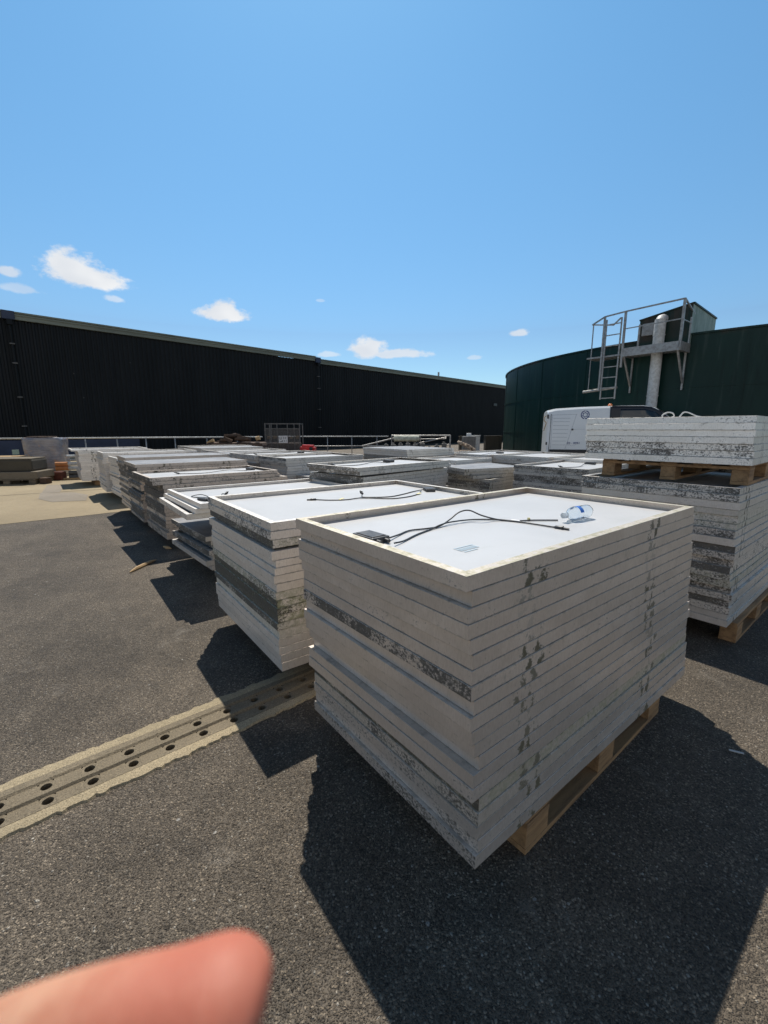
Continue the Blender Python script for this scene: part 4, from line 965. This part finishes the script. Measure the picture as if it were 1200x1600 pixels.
# ------------------------------------------------------------------ guard rails, frame rack and background goods
def rail(name, a, b, z, posts, label, mid=None, r=.028, group=None):
    a = Vector(a); b = Vector(b); o = empty(name, (a.x, a.y, 0), 0, label, 'rail')
    d = b - a
    m = MB(); m.tube([(0, 0, z), (d.x, d.y, z)], r, 8); m.build('top_rail', M['whitepipe'], o, smooth=True)
    if mid:
        m = MB(); m.tube([(0, 0, mid), (d.x, d.y, mid)], r * .9, 8); m.build('mid_rail', M['galv'], o, smooth=True)
    for t in posts:
        m = MB(); m.tube([(d.x * t, d.y * t, 0), (d.x * t, d.y * t, z)], r * .85, 8); m.build('post', M['galv'], o, smooth=True)
    return o
rail('guard_rail', (-15.3, 15.6), (-5.4, 19.6), 1.135, (.02, .20, .375, .475, .57, .67, .785, .9), 'white tubular guard rail along the barn left of the mesh stillage')
rail('guard_rail', (-5.0, 19.7), (.20, 20.2), 1.15, (.05, .47, .68, .9), 'thin tubular rail along the barn right of the small red tub', mid=.72, r=.022)

# mesh stillage with a white notice
cg = empty('mesh_stillage', (-4.62, 17.2, 0), R(3), 'dark mesh-sided stillage with a white notice standing before the barn', 'stillage')
cw, ch0, ch1 = 1.33, .3, 1.70
m = MB()
for x in (0, cw): m.bar((x, 0, 0), (x, 0, ch1), .04); m.bar((x, .9, 0), (x, .9, ch1), .04)
for z in (ch1 - .02, .25, ch1 - .22): m.bar((0, 0, z), (cw, 0, z), .03)
m.bar((0, .9, ch1 - .02), (cw, .9, ch1 - .02), .03); m.bar((0, 0, ch1 - .02), (0, .9, ch1 - .02), .03); m.bar((cw, 0, ch1 - .02), (cw, .9, ch1 - .02), .03)
for x in (.24, .46, .86, 1.12): m.bar((x, 0, .25), (x, 0, ch1), .028)
m.build('stillage_frame', M['galv'] if False else M['rack'], cg)
m = MB(); nwx = 44
for i in range(nwx + 1): x = cw * i / nwx; m.box(x - .006, x + .006, .02, .03, .25, ch1 - .2)
for i in range(40): z = .25 + i * .032; m.box(0, cw, .031, .041, z, z + .010)
m.build('mesh_panel', M['rack'], cg)
m = MB()
m.box(.52, .86, -.045, -.025, .94, 1.22, 0, .004); nb = m.build('notice_board', M['paper'], cg)
m = MB()
for (x0, x1, z0, z1) in ((.56, .575, 1.09, 1.17), (.56, .64, 1.08, 1.095), (.63, .645, 1.09, 1.17), (.70, .715, 1.09, 1.18), (.70, .80, 1.125, 1.14), (.79, .805, 1.08, 1.18), (.56, .66, .98, 1.0), (.64, .67, 1.0, 1.04), (.74, .755, .99, 1.05), (.80, .815, 1.0, 1.05)):
    m.box(x0, x1, -.050, -.046, z0, z1)
m.build('notice_lettering', M['vanblack'], nb)
m = MB(); m.box(.05, cw - .05, .1, .8, .26, .93, 0, .03); m.build('load', M['rubble'], cg)
for (x0, x1) in ((.05, .18), (.26, .46), (.93, 1.03), (1.16, 1.3)):
    m = MB(); m.box(x0, x1, .06, .10, 1.10, 1.17 + random.uniform(0, .04)); m.build('pale_offcut', M['stick'], cg)

# small red tub
rt = empty('red_tub', (-2.95, 15.4, 0), 0, 'glossy red plastic tub beside the mesh stillage', 'tub')
m = MB()
bm = bmesh.new(); bmesh.ops.create_cube(bm, size=1)
for vv in bm.verts: vv.co = Vector((vv.co.x * .52 + .26, vv.co.y * .5 + .2, vv.co.z * .92 + .47)); 
for vv in bm.verts:
    if vv.co.x > .3 and vv.co.z > .5: vv.co.z -= .02
bmesh.ops.bevel(bm, geom=bm.edges[:], offset=.07, segments=4, affect='EDGES'); bm.verts.index_update()
m.add([vv.co.copy() for vv in bm.verts], [[q.index for q in f.verts] for f in bm.faces]); bm.free()
m.build('tub_body', M['red'], rt, smooth=50)
m = MB(); m.tube([(.40, -.07, .80), (.40, -.055, .80)], .06, 16); m.build('cap', M['vanblack'], rt)

# debris heaps
def heap(name, c, L, D_, H, m_, label, seed, cat='debris', plates=22):
    rr = random.Random(seed); o = empty(name, (c[0], c[1], 0), 0, label, cat)
    m = MB()
    for k in range(plates):
        x = rr.uniform(-L / 2, L / 2); y = rr.uniform(-D_ / 2, D_ / 2); zt_ = H * (1 - (abs(x) / (L / 2)) ** 2 * .55) * rr.uniform(.72, 1)
        q = Matrix.Translation((x, y, zt_ - .08)) @ Matrix.Rotation(rr.uniform(0, 3), 4, 'Z') @ Matrix.Rotation(rr.uniform(-.5, .5), 4, 'X')
        m.box(-rr.uniform(.1, .28), rr.uniform(.1, .3), -.1, rr.uniform(.05, .2), -.05, rr.uniform(.0, .07), 0, .012, q)
    m.build('broken_pieces', m_, o)
    m = MB(); m.box(-L / 2, L / 2, -D_ / 2, D_ / 2, 0, H * .76, 0, .1); m.build('heap_core', m_, o)
    return o
heap('debris_heap', (-5.05, 15.2), 1.9, .8, 1.36, M['rubble'], 'heap of brown broken debris left of the mesh stillage', 3)
m = MB(); m.tube([(-6.0, 14.9, 1.02), (-5.75, 14.9, 1.10)], [.02, .06], 7); tag(m.build('wood_log', M['stick']), 'pale sawn log end at the left of the debris heap', 'log')
m = MB(); m.tube([(-4.35, 15.0, 1.15), (-4.22, 15.0, 1.18)], [.07, .07], 8); tag(m.build('wood_log', M['stick']), 'pale round log end between debris heap and mesh stillage', 'log')

# tilted slab of pale debris and box behind it
db = MB(); rr = random.Random(4)
for k in range(34):
    t = k / 34; q = Matrix.Translation((2.38 + t * .50, 14.0 + rr.uniform(-.1, .1), 1.07 - t * .24 + rr.uniform(-.02, .02))) @ Matrix.Rotation(rr.uniform(-1, 1), 4, 'Y')
    db.box(-.05, .05, -.06, .06, -.03, .03, 0, .01, q)
db.box(2.45, 2.85, 13.9, 14.3, 0, .80, 0, .02)
tag(db.build('debris_heap', M['rubble_pale']), 'tilted heap of pale flaky debris right of the tubular frame', 'debris')
bx = empty('grey_bin', (2.75, 15.2, 0), 0, 'grey box with a pale lid knob behind the pale debris', 'bin')
m = MB(); m.box(0, .42, 0, .4, 0, 1.22, 0, .02); m.build('bin_body', M['rack'], bx)
m = MB(); m.box(.14, .28, .1, .3, 1.222, 1.33, 0, .02); m.build('lid_knob', M['paper'], bx)

# tubular frame carrying a white roll
tf = empty('tubular_frame', (.28, 16.2, 0), 0, 'bare tubular trailer frame with sloping bars before the barn', 'frame')
m = MB()
for (a_, b_, r_) in (((0, 0, 1.24), (2.15, 0, 1.24), .025), ((-1.1, .2, .85), (.15, 0, 1.16), .025), ((0, .02, 1.10), (2.0, .02, 1.12), .018), ((.9, -.1, .95), (2.0, -.1, 1.18), .02), ((2.15, 0, 0), (2.15, 0, 1.26), .03), ((0, 0, 0), (0, 0, 1.24), .022),
                  ((1.05, 0, .6), (1.05, 0, 1.24), .02), ((2.0, 0, .9), (2.18, 0, .92), .02)):
    m.tube([a_, b_], r_, 8)
m.build('frame_tubes', M['galv'], tf)
rl = MB(); rr = random.Random(8); n = 36
for j in range(n + 1):
    x = .08 + .92 * j / n; rl_r = .10 + .02 * rr.random()
    for k in range(12):
        t = 2 * math.pi * k / 12; rl.v.append((x + .28, 16.12 + math.cos(t) * .12, 1.20 - .06 + math.sin(t) * rl_r))
for j in range(n):
    for k in range(12): rl.f.append((j * 12 + k, j * 12 + (k + 1) % 12, (j + 1) * 12 + (k + 1) % 12, (j + 1) * 12 + k)); rl.mi.append(0)
tag(rl.build('cloth_roll', mat('pale_rolled_cloth', rough=.8, fn=worn((.62, .62, .50), (.30, .30, .24), 10, .8, bs=.5, bd=.02))), 'lumpy off-white roll lying on the tubular frame', 'roll')
rr = random.Random(5)
for k in range(9):
    b = MB(); x = .0 + k * .26; h_ = rr.uniform(.82, .98); b.box(x, x + .16, 15.7, 15.9, 0, h_, 0, .015)
    b.box(x + .03, x + .11, 15.74, 15.84, h_ + .001, h_ + .05, 0, .01)
    tag(b.build('dark_canister', M['rack']), 'small dark canister, %s from the left in the row under the white roll' % ('first second third fourth fifth sixth seventh eighth ninth'.split()[k]), 'canister', 'dark canisters under the white roll')

# crates against the far barn foot
for k, (x, wd, h_, mm, lb) in enumerate(((5.35, .75, .95, 'slab', 'olive crate at the far left by the barn foot'), (6.25, .5, 1.0, 'paper', 'narrow pale grey cabinet between olive crates by the barn foot'),
                               (7.15, 1.15, .98, 'slab', 'wide olive crate in the middle by the barn foot'), (8.75, 1.1, 1.0, 'rack', 'dark grey crate left of the rusty one by the barn foot'))):
    b = MB(); y = 31.0; b.box(x, x + wd, y, y + .6, 0, h_, 0, .02)
    for q in range(3): b.box(x + wd * (.2 + .3 * q) - .02, x + wd * (.2 + .3 * q) + .02, y - .02, y - .001, .05, h_ - .05)
    b.box(x - .03, x + wd + .03, y - .03, y + .63, h_ + .001, h_ + .05)
    tag(b.build('crate', M[mm]), lb, 'crate', 'crates at the barn foot')
b = MB(); b.box(8.45, 8.95, 28.6, 29.1, 0, 1.05, 0, .02)
for q in range(3): b.box(8.52 + q * .15, 8.56 + q * .15, 28.58, 28.599, .05, 1.0)
tag(b.build('crate', mat('rusty_red', rough=.8, fn=worn((.24, .07, .045), (.12, .045, .03), 8, .8))), 'rusty red crate tucked against the tank edge', 'crate', 'crates at the barn foot')

# ------------------------------------------------------------------ left edge: stone on pallets, wrapped load, pipes
def old_pallet(loc, rz, label): 
    o = copy_tree(pal); o.location = loc; o.rotation_euler.z = rz; o['label'] = label
    for c in kids(o):
        c.data = c.data.copy(); c.data.materials[0] = M['oldwood']
    return o
op = old_pallet((-10.15, 12.0, 0), R(12), 'weathered pallet under the dark stone blocks at the left edge'); op.scale = (1.1, 1, 1)
o2 = old_pallet((-11.4, 12.35, 0), R(12), 'weathered pallet cut by the left edge, beside the stone blocks')
b = MB(); q = Matrix.Rotation(R(12), 4, 'Z')
b.box(-.66, .72, -.45, .45, 0, .20, 0, .02); o = b.build('stone_block', M['slabtop'], loc=(-10.15, 12.0, .1435), rz=R(12)); tag(o, 'long pale-topped stone block lying on the weathered pallet', 'stone block', 'stone blocks')
b = MB(); b.box(-.72, .60, -.40, .40, 0, .32, 0, .05); b.box(-.70, .58, -.38, .38, .322, .35, 1, .01)
o = b.build('stone_block', [M['slab'], M['slabtop']], loc=(-10.18, 12.05, .3445), rz=R(12)); tag(o, 'large dark stone block on top of the pale one at the left', 'stone block', 'stone blocks')
for k in range(3):
    b = MB(); b.box(-.6, .6, -.35, .35, 0, .15, 0, .02); o = b.build('stone_block', M['slabtop'] if k == 1 else M['slab'], loc=(-11.45 + .04 * k, 12.35, .1445 + k * .1515), rz=R(12 + k))
    tag(o, ('lowest', 'middle', 'topmost')[k] + ' stone slab of the pile cut by the left edge', 'stone block', 'stone slabs')
b = MB(); b.box(-.5, 1.0, -.3, .3, 0, .07, 0, .01); o = b.build('plank', M['stick'], loc=(-11.65, 13.15, .60), rz=R(14)); tag(o, 'pale plank behind the dark stone blocks', 'plank')
b = MB(); b.box(-.5, .9, -.25, .25, 0, .595, 0, .02); o = b.build('stone_block', M['slab'], loc=(-11.65, 13.15, 0), rz=R(14)); tag(o, 'dark block half hidden under the pale plank at the left', 'stone block', 'stone blocks')

wl = empty('wrapped_load', (-10.55, 13.75, 0), R(18), 'pallet load bundled in bluish stretch film by the guard rail', 'wrapped load')
b = MB(); n = 16; nz = 14; wdx, wdy = .49, .42
vs = []
for j in range(nz + 1):
    z = .15 + 1.06 * j / nz; tz = j / nz
    for k in range(64):
        t = 2 * math.pi * k / 64; c, s_ = math.cos(t), math.sin(t); rr_ = (abs(c) ** 5 + abs(s_) ** 5) ** (-1 / 5)
        nn = noise.noise(Vector((c * 2.5, s_ * 2.5, z * 2.2))) * .05 + noise.noise(Vector((c * 7, s_ * 7, z * 12))) * .018
        kx = (1 + .04 * tz if tz > .15 else .98) + nn
        vs.append((c * rr_ * wdx * kx, s_ * rr_ * wdy * kx, z + (.02 * noise.noise(Vector((c * 3, s_ * 3, 9))) if j == nz else 0)))
vs.append((0, 0, 1.21)); vs.append((0, 0, .15))
fs = [(j * 64 + k, j * 64 + (k + 1) % 64, (j + 1) * 64 + (k + 1) % 64, (j + 1) * 64 + k) for j in range(nz) for k in range(64)]
fs += [(nz * 64 + k, nz * 64 + (k + 1) % 64, len(vs) - 2) for k in range(64)] + [((k + 1) % 64, k, len(vs) - 1) for k in range(64)]
b.add(vs, fs); b.build('film_bundle', M['wrap'], wl, smooth=True)
b = MB(); b.box(-.38, .22, -.3, .3, 1.215, 1.25, 0, .01); b.build('top_sheet', M['rubble'], wl)
b = MB(); b.box(-.52, .52, -.42, .42, 0, .14, 0, .02); b.build('skid', M['oldwood'], wl)
b = MB(); b.box(-.74, -.58, -.42, -.38, .72, .86); b.build('corner_card', mat('pale_green_card', (.30, .38, .30), .7), wl)
for k, (z, r_, mm) in enumerate(((.68, .04, 'whitepipe'), (.57, .03, 'galv'), (.45, .055, 'whitepipe'), (.325, .055, 'whitepipe'), (.19, .06, 'rack'), (.07, .06, 'rack'))):
    b = MB(); x0 = -9.42
    b.tube([(x0, 13.0, z), (-7.7, 13.75, z)], r_, 16); pobj = b.build('steel_pipe', M[mm] if k < 4 else M['rack'], smooth=50)
    tag(pobj, ('topmost thin white', 'second thin grey', 'third, orange-capped', 'fourth, orange-capped', 'fifth dark', 'lowest dark')[k] + ' pipe of the pile beside the wrapped load', 'pipe', 'pipes beside the wrapped load')
    if k in (2, 3):
        b = MB(); b.tube([(-9.70, 12.88, z), (-9.41, 13.005, z)], r_ * 1.12, 16); b.build('pipe_cap', mat('orange_cap', rough=.5, fn=worn((.62, .26, .08), (.45, .16, .05), 8, .5)), pobj, smooth=50)
b = MB(); b.box(-9.66, -9.38, 12.6, 12.85, .0, .25, 0, .02); tag(b.build('red_brick_block', mat('dark_red', rough=.8, fn=worn((.16, .045, .025), (.09, .03, .02), 8, .8))), 'dark red block under the orange-capped pipes', 'block')
b = MB(); b.box(-9.35, -9.15, 11.75, 11.95, 0, .17, 0, .02); tag(b.build('red_brick_block', M['rubble']), 'small brown block at the right foot of the weathered pallet', 'block')
b = MB(); b.box(-.6, .6, -.05, .05, 0, .05, 0, .008); tag(b.build('plank', M['stick'], loc=(-8.95, 12.85, .01), rz=R(15)), 'thin pale plank on the concrete before the pipes', 'plank')

# ------------------------------------------------------------------ photographer's finger at the lens
def cam2world(px, py, d):
    """a point d metres ahead of the lens"""
    th = math.atan(129 / 680); x = (px - 600) / 680 * d; up = -(py - 800) / 680 * d
    return Vector((x, d * math.cos(th) + up * math.sin(th), EYE + up * math.cos(th) - d * math.sin(th)))
hand = bpy.data.meshes.new('person')
D = .075
verts = []; edges = []; rad = []
def jt_(p, r): verts.append(p); rad.append(r); return len(verts) - 1
wrist = jt_(cam2world(-900, 2350, .16), .028)
palm = jt_(cam2world(-560, 2080, .15), .030)
knk = jt_(cam2world(-300, 1860, .13), .0155)
arm = jt_(cam2world(-1500, 3000, .22), .034)
edges += [(palm, wrist), (palm, knk), (wrist, arm)]
prev = knk
for (px_, py_, d, r) in ((-140, 1745, .100, .0140), (0, 1682, .082, .0125), (100, 1650, .076, .0116), (195, 1618, D, .0109), (262, 1607, D, .0109), (318, 1599, D, .0119), (360, 1592, D, .0124), (394, 1597, D, .0100), (409, 1602, D, .0062)):
    j = jt_(cam2world(px_, py_, d), r); edges.append((prev, j)); prev = j
# the other fingers, curled below and out of the frame
for (bx_, by_, bend) in ((-420, 2120, 0), (-470, 2260, 1), (-560, 2380, 2)):
    prev = palm
    for (dx, dy, d, r) in ((0, 0, .135, .011), (150, 40, .115, .0100), (240, 150, .110, .0092), (180, 250, .118, .0085), (90, 250, .126, .0072)):
        j = jt_(cam2world(bx_ + dx, by_ + dy, d), r); edges.append((prev, j)); prev = j
prev = palm
for (px_, py_, d, r) in ((-700, 1800, .17, .014), (-620, 1600, .185, .0120), (-540, 1480, .19, .0098), (-500, 1420, .19, .0070)):
    j = jt_(cam2world(px_, py_, d), r); edges.append((prev, j)); prev = j
hand.from_pydata(verts, edges, []); hand.materials.append(M['skin'])
ho = bpy.data.objects.new('person', hand); col.objects.link(ho)
sk = ho.modifiers.new('skin', 'SKIN'); sk.use_smooth_shade = True
sv = hand.skin_vertices[0].data
for i, r in enumerate(rad): sv[i].radius = (r, r)
sv[palm].use_root = True; sv[0].use_root = False
ss = ho.modifiers.new('sub', 'SUBSURF'); ss.levels = 3; ss.render_levels = 3
dg = bpy.context.evaluated_depsgraph_get(); me2 = bpy.data.meshes.new_from_object(ho.evaluated_get(dg))
bpy.data.objects.remove(ho)
tipw = cam2world(414, 1580, D)
for vv in me2.vertices: vv.co = vv.co - tipw
ho = bpy.data.objects.new('person', me2); col.objects.link(ho); ho.location = tipw
tag(ho, 'photographer\'s hand, one bare fingertip poking into the lower left foreground', 'person')
